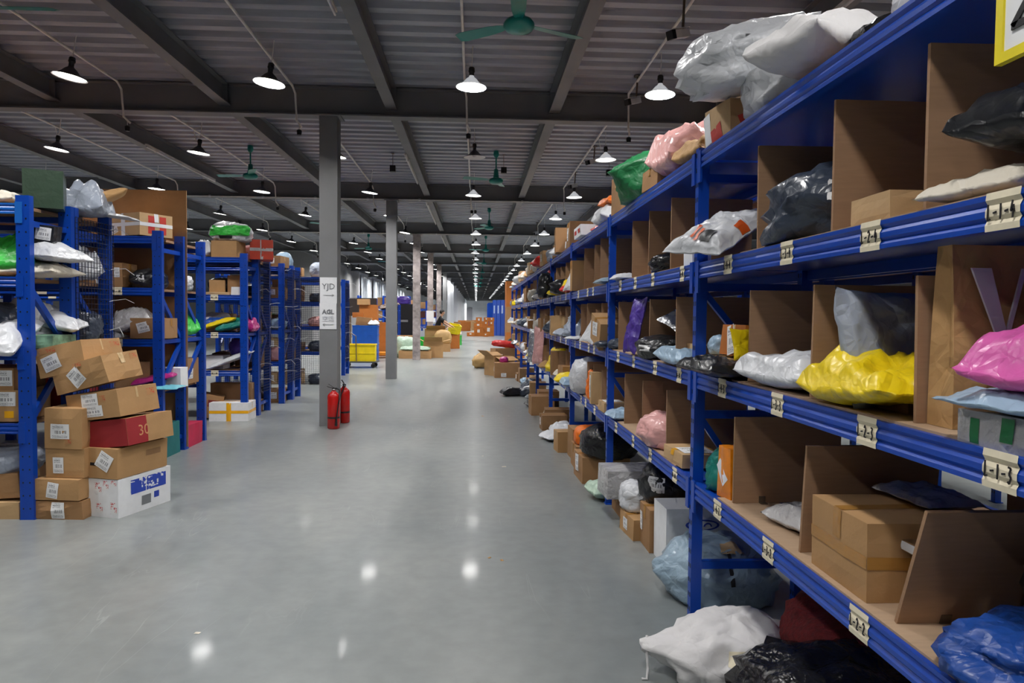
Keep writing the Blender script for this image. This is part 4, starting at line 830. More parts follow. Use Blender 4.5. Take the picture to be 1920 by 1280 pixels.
# ------------------------------------------------------------------ fourth to ninth bays: smaller and smaller
rq = random.Random(21)
KN = ['white', 'white', 'grey', 'ltblue', 'black', 'slate', 'cream', 'palepink', 'kraft', 'silver', 'white', 'red', 'grey', 'cream', 'white', 'yellow']
CN = {'ltblue': 'pale blue', 'slate': 'dark grey', 'palepink': 'pale pink', 'kraft': 'kraft paper', 'bluegrey': 'blue-grey', 'darkwrap': 'black wrapped'}
def cname(k): return CN.get(k, k)
LVL = [(0, 'lowest shelf'), (1, 'second shelf'), (2, 'third shelf'), (3, 'top'), (-1, 'floor')]
for b in range(3, 9):
    for (l, ln) in LVL:
        n = 5 if b < 6 else 4; z = 0 if l < 0 else (Z4 if l == 3 else LV[l] + 0.008)
        for k in range(n):
            y = RY[b] + 0.34 + k * (2.0 / n) + rq.uniform(-0.08, 0.12); x = 1.24 + rq.uniform(-0.03, 0.06); t = rq.random()
            if l < 0: x += rq.uniform(-0.2, 0.05)
            where = '%s, %s right-rack bay, %s from near end' % (ln, ORD[b], ORD[k])
            if t < 0.40 or (l < 0 and t < 0.62):
                s = (rq.uniform(0.26, 0.4), rq.uniform(0.28, 0.44), rq.uniform(0.16, 0.34)); q = rq.randrange(4)
                carton('%s carton on the %s' % (['tan', 'brown', 'pale kraft', 'dark brown'][q], where), (x, y, z), s, rq.uniform(-0.1, 0.1), m=q, labels=(('x0', 0.3, 0.6, 0.3, 0.8),) if rq.random() < 0.5 else (), group='parcels in the far bays')
            elif t < 0.82:
                c = rq.choice(KN); s = (rq.uniform(0.32, 0.48), rq.uniform(0.28, 0.42), rq.uniform(0.08, 0.2)); up = rq.random() < 0.3 and l < 3
                mailer('%s mailer on the %s' % (cname(c), where), (x - 0.03, y, z), (s[0] * 0.85, s[1], s[2] * 0.7) if up else s, (0.1, -rq.uniform(0.5, 1.2), rq.uniform(-0.5, 0.5)) if up else (0, 0, rq.uniform(0, 3)), c, None, 0.3, 0.45, 0.06, group='parcels in the far bays', n=(14, 10))
            else:
                c = rq.choice(KN); s = (rq.uniform(0.34, 0.5), rq.uniform(0.34, 0.5), rq.uniform(0.16, 0.28))
                sack('%s stuffed bag on the %s' % (cname(c), where), (x, y, z), s, (0, 0, 0), c, None, 2.8, 0.2, 0.3, group='parcels in the far bays', n=(18, 11))
mailer('silver bubble-foil bag hanging down from the second shelf, fifth bay', (1.05, 12.3, LV[0] + 0.0), (0.62, 0.36, 0.1), (0, -1.5, 0.5), 'silver', 80, 0.4, 0.2)
mailer('long rose-pink bag hanging beside the silver bubble-foil bag', (1.08, 11.75, LV[0] + 0.0), (0.66, 0.34, 0.1), (0, -1.5, 0.4), 'palepink', 81, 0.4, 0.2)
sack('small black bag on a strap hanging at the fourth upright', (1.06, 10.75, LV[2] + 0.0), (0.26, 0.3, 0.42), (0, 0, 0), 'black', 82)
mailer('red strap-like pouch beside the hanging black bag', (1.1, 11.15, LV[2]), (0.5, 0.12, 0.06), (0, -1.2, 0.2), 'red', 83)
# behind the right-hand rack: cartons added to darken the gaps between shelves
for k in range(10):
    b = k % 5; l = (k * 7) % 3; y = 2.2 + b * 2.3 + (k % 2) * 0.6
    carton('added kraft carton darkening the rear rack, %s shelf, %s along' % (ORD[l], ORD[k]), (2.08, y, LV[l] + 0.002), (0.36, 0.42, 0.3), 0, m=k % 4, group='added cartons on the rear rack')
# ------------------------------------------------------------------ hanging yellow-framed sign at the near right
sg = empty('bay_sign', (1.05, 1.0, 2.112), 0)
YF = mat('yellow_sign_frame', (236, 216, 20), 0.35)
mb = MB(); w = 0.02; Ls, Hs = 0.40, 0.30
mb.box(-0.008, 0, 0, 0.008, Ls, w).box(-0.008, 0, Hs - w, 0.008, Ls, Hs).box(-0.008, 0, w, 0.008, w, Hs - w).box(-0.008, Ls - w, w, 0.008, Ls, Hs - w); mb.build('frame', YF, sg)
MB().box(-0.003, w, w, 0.003, Ls - w, Hs - w).build('panel', WPAPER, sg)
mb = MB()
for (p, q) in (((0.36, 0.20), (0.24, 0.20)), ((0.24, 0.20), (0.362, 0.062)), ((0.365, 0.062), (0.22, 0.062))): mb.bar((-0.005, p[0] - 0.006, p[1]), (-0.005, q[0] - 0.006, q[1]), 0.014, 0.003, up=(1, 0, 0))
mb.build('letter', INK, sg)
MB().box(-0.004, 0.06, Hs, 0.004, 0.075, Hs + 0.03).box(-0.004, 0.32, Hs, 0.004, 0.335, Hs + 0.03).box(-0.004, 0.06, Hs + 0.01, 0.08, 0.335, Hs + 0.03).build('hanger', STEEL, sg)
tag(sg, 'white sign in a yellow frame hanging at the top right edge', 'sign')

# ------------------------------------------------------------------ column notices
def text_bm(s, size, bold=0.0):
    cu = bpy.data.curves.new('text', 'FONT'); cu.body = s; cu.size = size; cu.extrude = 0.0008; cu.offset = bold; cu.align_x = 'CENTER'; cu.resolution_u = 2
    o = bpy.data.objects.new('text', cu); COL.objects.link(o); dg = bpy.context.evaluated_depsgraph_get(); me = bpy.data.meshes.new_from_object(o.evaluated_get(dg))
    vs = [tuple(v.co) for v in me.vertices]; fs = [tuple(p.vertices) for p in me.polygons]
    bpy.data.objects.remove(o); bpy.data.curves.remove(cu); bpy.data.meshes.remove(me)
    return vs, fs
def paper_sheet(name, label, loc, w, h, items, curl=0.008):
    r = empty(name, loc); mb = MB(); n = 8; vs = []; fs = []
    for i in range(n + 1):
        for j in range(n + 1):
            u, v = i / n, j / n; vs.append(((u - 0.5) * w, -curl * (abs(u - 0.5) * 2) ** 3 * (0.4 + v) - 0.002, v * h))
    for i in range(n):
        for j in range(n): a = i * (n + 1) + j; fs.append((a, a + n + 1, a + n + 2, a + 1))
    mb.add(vs, fs).build('sheet', WPAPER, r)
    for (nm, s, size, z, mt, bold) in items:
        mb = MB()
        if s in ('>', '<'):
            d = 1 if s == '>' else -1; mb.bar((-0.075, -0.006, z), (0.075, -0.006, z), 0.002, 0.005, up=(0, 1, 0)); mb.bar((0.075 * d, -0.006, z), (0.045 * d, -0.006, z + 0.018), 0.002, 0.004, up=(0, 1, 0)); mb.bar((0.075 * d, -0.006, z), (0.045 * d, -0.006, z - 0.018), 0.002, 0.004, up=(0, 1, 0))
        else:
            vs, fs = text_bm(s, size, bold); mb.add([(x, -0.006 - q, z + y) for (x, y, q) in vs], fs)
        mb.build(nm, mt, r)
    tag(r, label, 'notice')
CYF = 10.2 - 0.125
paper_sheet('paper_notice', 'white paper notice reading YJD with right arrow on the column', (-2.075, CYF - 0.004, 1.735), 0.235, 0.365, (('letters', 'YJD', 0.115, 0.20, INKG, 0), ('arrow', '>', 0, 0.115, INKG, 0)))
paper_sheet('paper_notice', 'white paper notice reading AGL with left arrow on the column', (-2.08, CYF - 0.004, 1.373), 0.235, 0.365, (('letters', 'AGL', 0.085, 0.215, INKG, 0.003), ('characters', '\u7a7a\u8fd0', 0.085, 0.115, mat('pale_grey_ink', (196, 198, 202), 0.6), 0), ('arrow', '<', 0, 0.065, INKG, 0)))
paper_sheet('paper_notice', 'blank white paper sheet on the peeling column', (-2.08, 10.2 + 7.324 * 3 - 0.13, 1.25), 0.34, 0.5, ())

# ------------------------------------------------------------------ fire extinguishers at the column foot
REDE = mat('extinguisher_red', (188, 26, 22), 0.25, 0, 0.05)
def extinguisher(loc, rz, label):
    r = empty('fire_extinguisher', loc, rz)
    MB().lathe([(0, 0), (0.075, 0.0), (0.085, 0.012), (0.085, 0.44), (0.078, 0.47), (0.05, 0.5), (0.03, 0.515), (0.028, 0.53), (0, 0.53)], 26).build('cylinder', REDE, r, smooth=True)
    MB().lathe([(0, 0.53), (0.022, 0.53), (0.022, 0.565), (0, 0.57)], 14).obox((0.03, 0, 0.555), (0.03, 0.022, 0.022)).build('valve', BLACKP, r)
    MB().bar((0.0, 0, 0.57), (-0.07, 0, 0.62), 0.022, 0.006).bar((0.0, 0, 0.56), (-0.09, 0, 0.585), 0.022, 0.006).build('handle', BLACKP, r)
    MB().lathe([(0, 0), (0.016, 0), (0.016, 0.01), (0, 0.012)], 12, 0, (0.0, -0.032, 0.54)).build('pressure_gauge', WHITEP, r)
    MB().tube([(0.04, 0, 0.555), (0.075, -0.03, 0.54), (0.07, -0.085, 0.42), (0.045, -0.1, 0.25), (0.03, -0.1, 0.13)], 0.009, 8).build('hose', BLACKP, r)
    MB().tube([(0.03, -0.1, 0.15), (0.027, -0.1, 0.05)], [0.012, 0.02], 10).build('nozzle', BLACKP, r)
    MB().lathe([(0.0865, 0.145), (0.0875, 0.15), (0.0875, 0.165), (0.0865, 0.17)], 26).build('strap', BLACKP, r)
    tag(r, label, 'extinguisher')
extinguisher((-1.965, 9.88, 0), 0.25, 'red fire extinguisher in front of the signed column')
extinguisher((-1.925, 10.43, 0), -0.9, 'red fire extinguisher mostly hidden behind the signed column')

# ------------------------------------------------------------------ cartons piled against the nearest left rack
TX = mat('print_maroon', (128, 40, 34), 0.7)
o = carton('white foam-lined box with blue and red print at the pile bottom', (-2.83, 5.86, 0), (0.36, 0.56, 0.30), -0.30, m=WPAPER, tape=0, bulge=0.004, prints=(('y0', 0.06, 0.2, 0.35, 0.62, REDT), ('y0', 0.42, 0.58, 0.62, 0.9, REDT), ('y0', 0.44, 0.6, 0.12, 0.36, REDT), ('y0', 0.8, 0.96, 0.1, 0.4, REDT), ('y0', 0.62, 0.76, 0.72, 0.96, REDT), ('y0', 0.82, 0.96, 0.82, 0.98, REDT), ('x1', 0.22, 0.9, 0.52, 0.9, BLUT), ('x1', 0.42, 0.6, 0.15, 0.4, INKG), ('x1', 0.66, 0.76, 0.25, 0.42, BLUEP), ('x1', 0.5, 0.58, 0.5, 0.95, WPAPER)))
carton('brown carton with tilted label and arrow above the white box', (-2.84, 5.84, 0.305), (0.36, 0.54, 0.235), -0.28, m=0, tape=0, labels=(('y0', 0.5, 0.85, 0.3, 0.85, -0.5),), prints=(('y0', 0.32, 0.48, 0.42, 0.52, INK), ('x1', 0.55, 0.85, 0.55, 0.75, CARD[3])))
o = carton('dark red and tan carton with number 30 in the pile', (-2.80, 5.84, 0.54), (0.44, 0.5, 0.21), -0.28, (0.0, -0.12), 0, 0, prints=(('y0', 0.0, 1.0, 0.0, 1.0, REDB), ('x1', 0.0, 0.42, 0.0, 1.0, REDB)))
vs, fs = text_bm('30', 0.12, 0.0); MB().add([(0.2255 + q, -0.08 + x, 0.06 + y) for (x, y, q) in vs], fs).build('number_print', mat('print_tan', (196, 140, 96), 0.7), o)
carton('tan carton with two stacked labels and red stamp, under the top pair', (-2.88, 5.80, 0.765), (0.46, 0.44, 0.21), -0.25, (0.02, -0.14), 0, 1, (('y0', 0.3, 0.62, 0.5, 0.95), ('y0', 0.28, 0.68, 0.1, 0.5)), (('y0', 0.66, 0.76, 0.62, 0.84, REDK), ('x1', 0.72, 0.92, 0.6, 0.85, REDK)), tape_m=CTAPE)
carton('shiny tan carton sagging at the top right of the pile', (-2.98, 5.78, 1.01), (0.46, 0.40, 0.21), -0.2, (0.06, -0.26), 0, 1, (('y0', 0.32, 0.58, 0.15, 0.8, 0.5),), (('y0', 0.42, 0.6, 0.82, 0.96, REDK), ('x1', 0.75, 0.95, 0.7, 0.9, REDK)), tape_m=CTAPE, bulge=0.02)
carton('topmost tan carton of the pile, tilted against the rack post', (-3.15, 5.86, 1.11), (0.38, 0.5, 0.23), -0.12, (0.0, -0.22), 0, 1, (('y0', 0.12, 0.5, 0.2, 0.7, 0.2),), (('y0', 0.1, 0.45, 0.78, 0.92, REDK), ('x1', 0.7, 0.95, 0.7, 0.88, REDK)), tape_m=CTAPE, bulge=0.012)
carton('bulging square tan carton with big label, left of the pile', (-3.14, 5.72, 0.54), (0.29, 0.34, 0.31), -0.08, (0, 0.02), 0, 1, (('y0', 0.18, 0.68, 0.25, 0.62),), (('y0', 0.56, 0.72, 0.12, 0.25, REDK),), bulge=0.02, tape_m=CTAPE)
carton('plain tan carton with tall label, second in the left pile', (-3.13, 5.74, 0.315), (0.3, 0.36, 0.225), -0.1, m=0, labels=(('y0', 0.2, 0.48, 0.15, 0.7),))
carton('squat tan carton with slanted label, third in the left pile', (-3.17, 5.72, 0.15), (0.36, 0.4, 0.16), -0.12, m=0, labels=(('y0', 0.3, 0.55, 0.1, 0.85, -0.15),))
carton('flattened kraft parcel at the bottom of the left pile', (-3.16, 5.74, 0), (0.37, 0.42, 0.14), -0.08, m=1, labels=(('y0', 0.35, 0.62, 0.05, 0.95),), bulge=0.02)
# ------------------------------------------------------------------ left rack parcels
# on top of the nearest pair
G1 = mat('olive_carton', (52, 72, 56), 0.35, 0, 0.1, 5, 0.2, 20)
carton('olive green taped carton on top of the nearest left rack', (-3.52, 6.0, 2.41), (0.27, 0.4, 0.30), 0.45, m=G1, labels=(('x0', 0.1, 0.5, 0.4, 0.75),), tape_m=MATS['stretch_wrap'])
mailer('off-white padded bag on top at the left picture edge', (-3.75, 5.72, 2.41), (0.4, 0.36, 0.13), (0, 0, 0.2), 'cream', 90)
mailer('long kraft paper parcel slanting upward on top of the left rack', (-3.40, 6.5, 2.42), (0.62, 0.22, 0.12), (0.0, -0.42, 0.5), 'kraft', 91, 0.45, 0.15, 0.02)
mailer('grey-white pointed bag on top beside the long kraft parcel', (-3.42, 6.42, 2.42), (0.36, 0.4, 0.3), (0, 0, 0.2), 'grey', 92, 0.25, 0.2, 0.06)
mailer('flat white envelope on top over the mesh rack end', (-3.35, 6.62, 2.43), (0.5, 0.3, 0.04), (0, 0.12, 0.1), 'white', 93)
carton('small tan box on top behind the flat envelope', (-3.72, 6.58, 2.405), (0.25, 0.2, 0.2), 0, m=0, tape=0)
# inside the nearest rack
mailer('green fabric bag on the third shelf, nearest left rack', (-3.72, 5.80, 1.86), (0.6, 0.42, 0.36), (0, 0, 0.1), 'lime', 94, 0.3, 0.3)
mailer('white poly mailer with pointed end on the third shelf, left', (-3.50, 5.86, 1.98), (0.62, 0.44, 0.16), (0, 0.12, -0.2), 'white', 95, 0.3, 0.3, 0.06, 0, BF)
mailer('cream padded mailer at the bottom of the third shelf, left', (-3.52, 5.84, 1.855), (0.56, 0.46, 0.12), (0, 0, 0), 'cream', 96, 0.35, 0.2)
carton('small black parcel with silver label on the white mailer', (-3.40, 5.80, 2.12), (0.14, 0.16, 0.15), 0.15, (0.1, 0.15), BG['black'], 0, (('y0', 0.1, 0.9, 0.25, 0.9),), name='small_parcel')
sack('white bag behind the diagonal brace, second shelf left', (-3.66, 5.98, 1.31), (0.42, 0.46, 0.44), (0, 0.0, 0), 'white', 97, 2.2, 0.15, 0.15)
mailer('grey-white mailer drooping outward through the left rack end', (-3.52, 6.02, 1.42), (0.5, 0.36, 0.14), (0.1, 0.25, 0.3), 'white', 98, 0.4, 0.3)
mailer('folded white mailer spilling over the second shelf, left edge', (-3.66, 5.60, 1.25), (0.5, 0.5, 0.2), (0.45, 0, 0.1), 'white', 99, 0.4, 0.35)
sack('dark grey bag at the back of the second shelf, left', (-3.8, 5.85, 1.3), (0.45, 0.5, 0.4), (0, 0, 0), 'slate', 100)
carton('green and white patterned box on the second shelf, left', (-3.42, 5.86, 1.303), (0.22, 0.4, 0.1), 0.1, m=mat('green_white_pattern', (104, 140, 116), 0.6, 0, 0.6, 14), tape=0)
carton('tan carton with barcode label on the lowest shelf, left', (-3.74, 5.78, 0.745), (0.48, 0.44, 0.24), 0.05, m=0, labels=(('y0', 0.62, 0.95, 0.5, 0.95),), prints=(('y0', 0.78, 0.92, 0.12, 0.34, YELT),))
carton('second tan carton stacked on the barcode carton, left', (-3.76, 5.78, 0.985), (0.46, 0.42, 0.17), 0.02, m=1, labels=(('y0', 0.7, 0.98, 0.2, 0.9),))
sack('silver-grey bag on the floor under the nearest left rack', (-3.72, 5.78, 0.32), (0.5, 0.46, 0.24), (0, 0, 0), 'grey', 101)
carton('large brown carton on the floor under the silver-grey bag', (-3.74, 5.8, 0.145), (0.5, 0.46, 0.19), 0.0, (0, -0.06), 1)
carton('flat carton at the very bottom of the nearest left rack', (-3.74, 5.78, 0), (0.52, 0.48, 0.13), 0, m=2)
# mesh-ended rack behind it
mailer('white bag showing through the wire mesh, third shelf', (-3.52, 6.42, 1.86), (0.3, 0.42, 0.3), (0, 0, 0), 'white', 102)
sack('dark grey bag behind the wire mesh, second shelf', (-3.55, 6.44, 1.31), (0.4, 0.5, 0.36), (0, 0, 0), 'slate', 103)
carton('red box corner behind the wire mesh', (-3.6, 6.45, 0.75), (0.3, 0.4, 0.26), 0, m=mat('red_carton', (170, 40, 36), 0.6))
# tall cardboard sheet and third row
cb = MB()
for (x0, x1, z0, z1, a) in ((-4.66, -3.34, 2.42, 3.02, 0), (-4.66, -3.34, 0.05, 2.41, 0)): cb.box(x0, -0.004, z0, x1, 0.004, z1)
cbo = MB().box(-0.66, -0.005, 0, 0.66, 0.005, 2.96).build('cardboard_sheet', CARD[1], None, (-4.0, 8.372, 0.03), (0, 0.0, 0)); tag(cbo, 'tall brown cardboard sheet standing up behind the third left rack', 'cardboard')
carton('kraft carton with red squares and white tape on the third left rack', (-3.70, 8.02, 2.41), (0.52, 0.4, 0.24), -0.5, m=2, tape=2, tape_m=MATS['white_paper'], prints=(('x1', 0.25, 0.45, 0.1, 0.9, REDP), ('x1', 0.6, 0.8, 0.1, 0.9, REDP)), labels=(('y0', 0.1, 0.32, 0.1, 0.5, 0.3),))
mailer('white paper on the tan box beside the tall cardboard sheet', (-3.95, 8.1, 2.42), (0.3, 0.3, 0.08), (0, 0, 0.3), 'white', 104)
carton('kraft carton with two labels on third shelf of third left rack', (-3.98, 8.0, 1.858), (0.34, 0.36, 0.26), 0.05, m=1, labels=(('y0', 0.2, 0.5, 0.05, 0.4, 0.2), ('y0', 0.75, 0.92, 0.4, 0.8)))
sack('black bag with white tag on third shelf of third left rack', (-3.60, 8.0, 1.852), (0.34, 0.38, 0.24), (0, 0, 0), 'black', 105, sticker=(-1.9, -1.4, 0.0, 0.4))
carton('kraft carton with white label on second shelf of third left rack', (-3.55, 8.0, 1.305), (0.36, 0.34, 0.22), 0.02, m=1, labels=(('y0', 0.2, 0.55, 0.3, 0.8, 0.25),))
mailer('clear grey bag draped on the second-shelf carton, third left rack', (-3.76, 7.98, 1.36), (0.46, 0.36, 0.26), (0, -0.2, 0.2), 'clearwrap', 106, 0.3, 0.4)
mailer('white mailer poking over the beam, third left rack second shelf', (-3.98, 7.82, 1.30), (0.36, 0.34, 0.09), (0, 0.05, 0.1), 'white', 107)
carton('brown carton angled on the lowest shelf of third left rack', (-3.84, 8.02, 0.745), (0.36, 0.36, 0.30), 0.6, m=3)
mailer('magenta mailer leaning on the lowest shelf, third left rack', (-3.52, 7.95, 0.80), (0.44, 0.3, 0.08), (0.0, -0.2, 0.2), 'magenta', 108)
mailer('aqua blue mailer lying over the edge, third left rack', (-3.46, 7.85, 0.755), (0.52, 0.36, 0.05), (0, 0, 0.1), 'aqua', 109)
carton('white box behind the magenta mailer, third left rack', (-3.45, 8.2, 0.745), (0.28, 0.2, 0.22), 0, m=WPAPER, tape=0)
carton('teal box on the floor at the foot of the third left rack', (-3.47, 8.02, 0), (0.2, 0.4, 0.36), 0, m=mat('teal_carton', (22, 108, 110), 0.6), tape=0)
carton('crimson box on the floor behind the brace, fourth left row', (-3.50, 8.66, 0), (0.26, 0.42, 0.26), 0, m=mat('crimson_carton', (190, 34, 74), 0.6), tape=0)
carton('dark brown carton on the floor deep in the third left rack', (-3.9, 8.05, 0), (0.5, 0.4, 0.4), 0, m=3)
sack('plain white bag on third shelf of fourth left row', (-3.56, 8.65, 1.852), (0.3, 0.4, 0.22), (0, 0, 0), 'white', 110)
mailer('lime green mailer on second shelf of fourth left row', (-3.55, 8.66, 1.3), (0.36, 0.42, 0.28), (0, 0, 0), 'lime', 111)
carton('kraft carton on lowest shelf of fourth left row', (-3.56, 8.68, 0.74), (0.3, 0.4, 0.3), 0, m=1, labels=(('x1', 0.2, 0.5, 0.2, 0.6),))
# fifth row (foam box at its foot)
carton('plain tan carton on top of the foam-box rack', (-3.72, 10.86, 2.405), (0.37, 0.4, 0.245), 0, m=0, tape=0)
o = sack('white and bright green plastic bag sitting on the plain carton', (-3.68, 10.9, 2.655), (0.6, 0.5, 0.34), (0, 0, 0), 'white', 112, 2.4, 0.12, 0.12, 0.3, None, (36, 24), parts=(('green_panel', -2.5, -0.5, -0.25, 0.6, BG['lime'], 20, 0.05), ('black_print', -1.9, -1.3, -0.5, -0.27, INK, 8, 0.05)))
mailer('white crumpled bag beside the plain carton on top', (-4.06, 10.82, 2.405), (0.3, 0.36, 0.26), (0, 0, 0), 'white', 113)
mailer('black flat mailer on top at the left of the crumpled bag', (-4.3, 10.8, 2.51), (0.62, 0.36, 0.1), (0, -0.1, 0), 'black', 114)
carton('pale carton flap on top behind the black flat mailer', (-4.25, 11.05, 2.405), (0.5, 0.3, 0.2), 0.2, m=2)
carton('red and kraft taped carton on top at the aisle end', (-3.36, 11.28, 2.41), (0.34, 0.5, 0.3), 0.3, m=mat('vermilion_carton', (196, 62, 36), 0.5), tape=2, tape_m=MATS['stretch_wrap'])
carton('kraft tub box on third shelf of the foam-box rack', (-3.88, 10.85, 1.875), (0.22, 0.22, 0.2), 0.3, m=0)
carton('flat pale carton on third shelf front, foam-box rack', (-3.86, 10.76, 1.852), (0.46, 0.3, 0.04), 0.02, m=2, tape=0)
carton('small brown carton stacked at the back, third shelf, foam-box rack', (-3.62, 10.95, 1.852), (0.26, 0.2, 0.3), 0.2, m=1)
carton('small white box at the front, third shelf, foam-box rack', (-3.56, 10.74, 1.852), (0.14, 0.14, 0.12), 0.1, m=WPAPER, tape=0)
sack('white bundle on second shelf of the foam-box rack', (-3.9, 10.92, 1.30), (0.4, 0.3, 0.34), (0, 0, 0), 'white', 115)
mailer('dark blue mailer on second shelf of the foam-box rack', (-3.86, 10.8, 1.38), (0.46, 0.34, 0.13), (0, -0.1, 0.1), 'blue', 116)
mailer('yellow mailer strip on second shelf of the foam-box rack', (-3.80, 10.72, 1.33), (0.6, 0.3, 0.1), (0, -0.3, 0.0), 'yellow', 117)
mailer('teal mailer on second shelf of the foam-box rack', (-3.62, 10.76, 1.31), (0.44, 0.36, 0.16), (0, -0.25, 0.1), 'teal', 118)
mailer('magenta mailer end on second shelf, foam-box rack', (-3.42, 10.9, 1.30), (0.2, 0.34, 0.22), (0, 0, 0), 'magenta', 119)
mailer('long white mailer sloping on the lowest shelf, foam-box rack', (-3.66, 10.78, 0.75), (0.7, 0.36, 0.1), (0.0, -0.38, 0.12), 'white', 120, 0.4, 0.15)
sack('purple bag at the back, lowest shelf, foam-box rack', (-3.6, 11.0, 0.95), (0.3, 0.26, 0.3), (0, 0, 0), 'purple', 121)
carton('white carton at the back, lowest shelf, foam-box rack', (-3.94, 10.95, 0.742), (0.3, 0.3, 0.2), 0, m=WPAPER, tape=0)
carton('white foam box with yellow tape cross on the floor', (-3.62, 10.72, 0), (0.56, 0.42, 0.27), 0.04, m=mat('expanded_foam', (226, 226, 228), 0.8, 0, 0.03, 30, 0.1, 90), tape=2, tape_m=YELT, bulge=0.002, seed=5)
carton('kraft carton tilted on the floor left of the foam box', (-3.98, 10.85, 0.02), (0.3, 0.36, 0.34), 0.2, (0, 0.16), 1, prints=(('y0', 0.3, 0.8, 0.5, 0.8, TX),))
carton('large dark carton on the floor behind the foam box', (-3.72, 11.02, 0.0), (0.6, 0.2, 0.52), 0, m=3)
# sixth to ninth rows: seen end-on through mesh
rq2 = random.Random(8)
for (yy, dd, nm) in ((11.17, 0.59, 'sixth left row'), (12.58, 0.63, 'seventh left row'), (13.22, 0.53, 'eighth left row'), (15.95, 0.6, 'mesh-faced left row')):
    for l, z in enumerate([0.0] + [q - 0.015 for q in LV]):
        for k in range(2 if yy < 15 else 3):
            x = -3.6 - k * (0.42 if yy < 15 else 0.5); t = rq2.random(); ln = ['floor', 'lowest shelf', 'second shelf', 'third shelf', 'top'][l]; wh = '%s, %s, %s from the aisle' % (ln, nm, ORD[k])
            if t < 0.5: q = rq2.randrange(4); carton('%s carton on the %s' % (['tan', 'brown', 'pale kraft', 'dark brown'][q], wh), (x, yy + dd / 2, z), (rq2.uniform(0.26, 0.38), rq2.uniform(0.28, 0.44), rq2.uniform(0.18, 0.36)), rq2.uniform(-0.1, 0.1), m=q, labels=(('y0', 0.3, 0.7, 0.3, 0.8),), group='parcels on the middle left racks')
            else: c = rq2.choice(['white', 'grey', 'black', 'ltblue', 'palepink', 'slate', 'white', 'lime', 'brown']); sack('%s bag on the %s' % (cname(c), wh), (x, yy + dd / 2, z), (rq2.uniform(0.3, 0.4), rq2.uniform(0.3, 0.44), rq2.uniform(0.2, 0.38)), (0, 0, 0), c, group='parcels on the middle left racks', n=(18, 11))
# ------------------------------------------------------------------ the sorting area down the aisle
def crate(label, loc, size, col, rz=0.0, tilt=(0, 0), name='plastic_crate', group=None, key=None):
    L, W, H = size; m = mat('crate_' + key, col, 0.4, 0, 0.08); t = 0.012
    r = empty(name, loc, rz); r.rotation_euler = (tilt[0], tilt[1], rz)
    MB().box(-L / 2, -W / 2, 0, L / 2, W / 2, t).box(-L / 2, -W / 2, t, -L / 2 + t, W / 2, H).box(L / 2 - t, -W / 2, t, L / 2, W / 2, H).box(-L / 2 + t, -W / 2, t, L / 2 - t, -W / 2 + t, H).box(-L / 2 + t, W / 2 - t, t, L / 2 - t, W / 2, H).build('shell', m, r)
    mb = MB(); e = 0.018
    mb.box(-L / 2 - e, -W / 2 - e, H - 0.03, L / 2 + e, -W / 2, H).box(-L / 2 - e, W / 2, H - 0.03, L / 2 + e, W / 2 + e, H).box(-L / 2 - e, -W / 2, H - 0.03, -L / 2, W / 2, H).box(L / 2, -W / 2, H - 0.03, L / 2 + e, W / 2, H); mb.build('rim', m, r)
    rb = MB().box(-0.008, -0.008, 0.0, 0.008, 0, H - 0.03).mesh('rib', m); n = max(3, int(L / 0.14))
    for k in range(n + 1): put('rib', rb, r, (-L / 2 + L * k / n, -W / 2, 0))
    MB().box(-L / 2, -W / 2 - 0.01, H * 0.45, L / 2, -W / 2, H * 0.5).build('band', m, r)
    tag(r, label, 'crate', group); return r
# flat trolley with yellow crate
tr = empty('flat_trolley', (-3.42, 21.2, 0), 0.0)
MB().box(-0.5, -0.32, 0.15, 0.5, 0.32, 0.19).build('deck', mat('trolley_grey', (70, 72, 70), 0.6), tr)
cst = MB().lathe([(0, -0.02), (0.065, -0.02), (0.065, 0.02), (0, 0.02)], 16).mesh('wheel', BLACKP)
for sx in (-0.4, 0.4):
    for sy in (-0.24, 0.24): put('wheel', cst, tr, (sx, sy, 0.065), (PI / 2, 0, 0)); MB().box(sx - 0.03, sy - 0.03, 0.1, sx + 0.03, sy + 0.03, 0.15).build('caster_fork', STEEL, tr)
MB().tube([(-0.46, -0.28, 0.19), (-0.47, -0.28, 0.9), (-0.44, -0.28, 0.98), (-0.2, -0.28, 1.0), (-0.1, -0.28, 0.94), (-0.08, -0.28, 0.2)], 0.015, 8).build('handle', STEEL, tr)
tag(tr, 'flat trolley with caster wheels carrying the yellow crate', 'trolley')
crate('large yellow plastic crate on the flat trolley', (-3.40, 21.25, 0.19), (0.82, 0.56, 0.5), (232, 206, 16), 0.05, key='yellow')
for k in range(4): crate('blue plastic crate behind the yellow one, %s of its stack' % ['bottom', 'second', 'third', 'topmost'][k], (-3.7, 24.0, k * 0.3), (0.80, 0.55, 0.3), (24, 92, 190), 0.02, group='stack of blue crates', key='blue')
carton('kraft carton slumped in the topmost blue crate', (-3.78, 24.0, 1.19), (0.5, 0.4, 0.28), 0.1, (0.0, 0.12), 1)
carton('orange carton behind the blue crate stack, standing tall', (-3.78, 25.2, 0), (0.62, 0.4, 1.9), 0, m=CORANGE)
carton('tan carton on the tall orange carton', (-3.95, 25.1, 1.9), (0.4, 0.35, 0.2), 0, m=0)
carton('orange carton lying on the blue crates, left', (-3.98, 24.1, 1.46), (0.36, 0.3, 0.17), 0.1, m=CORANGE)
mailer('white and yellow packet in the topmost blue crate', (-3.42, 23.85, 1.2), (0.36, 0.3, 0.18), (0, 0, 0), 'white', 130)
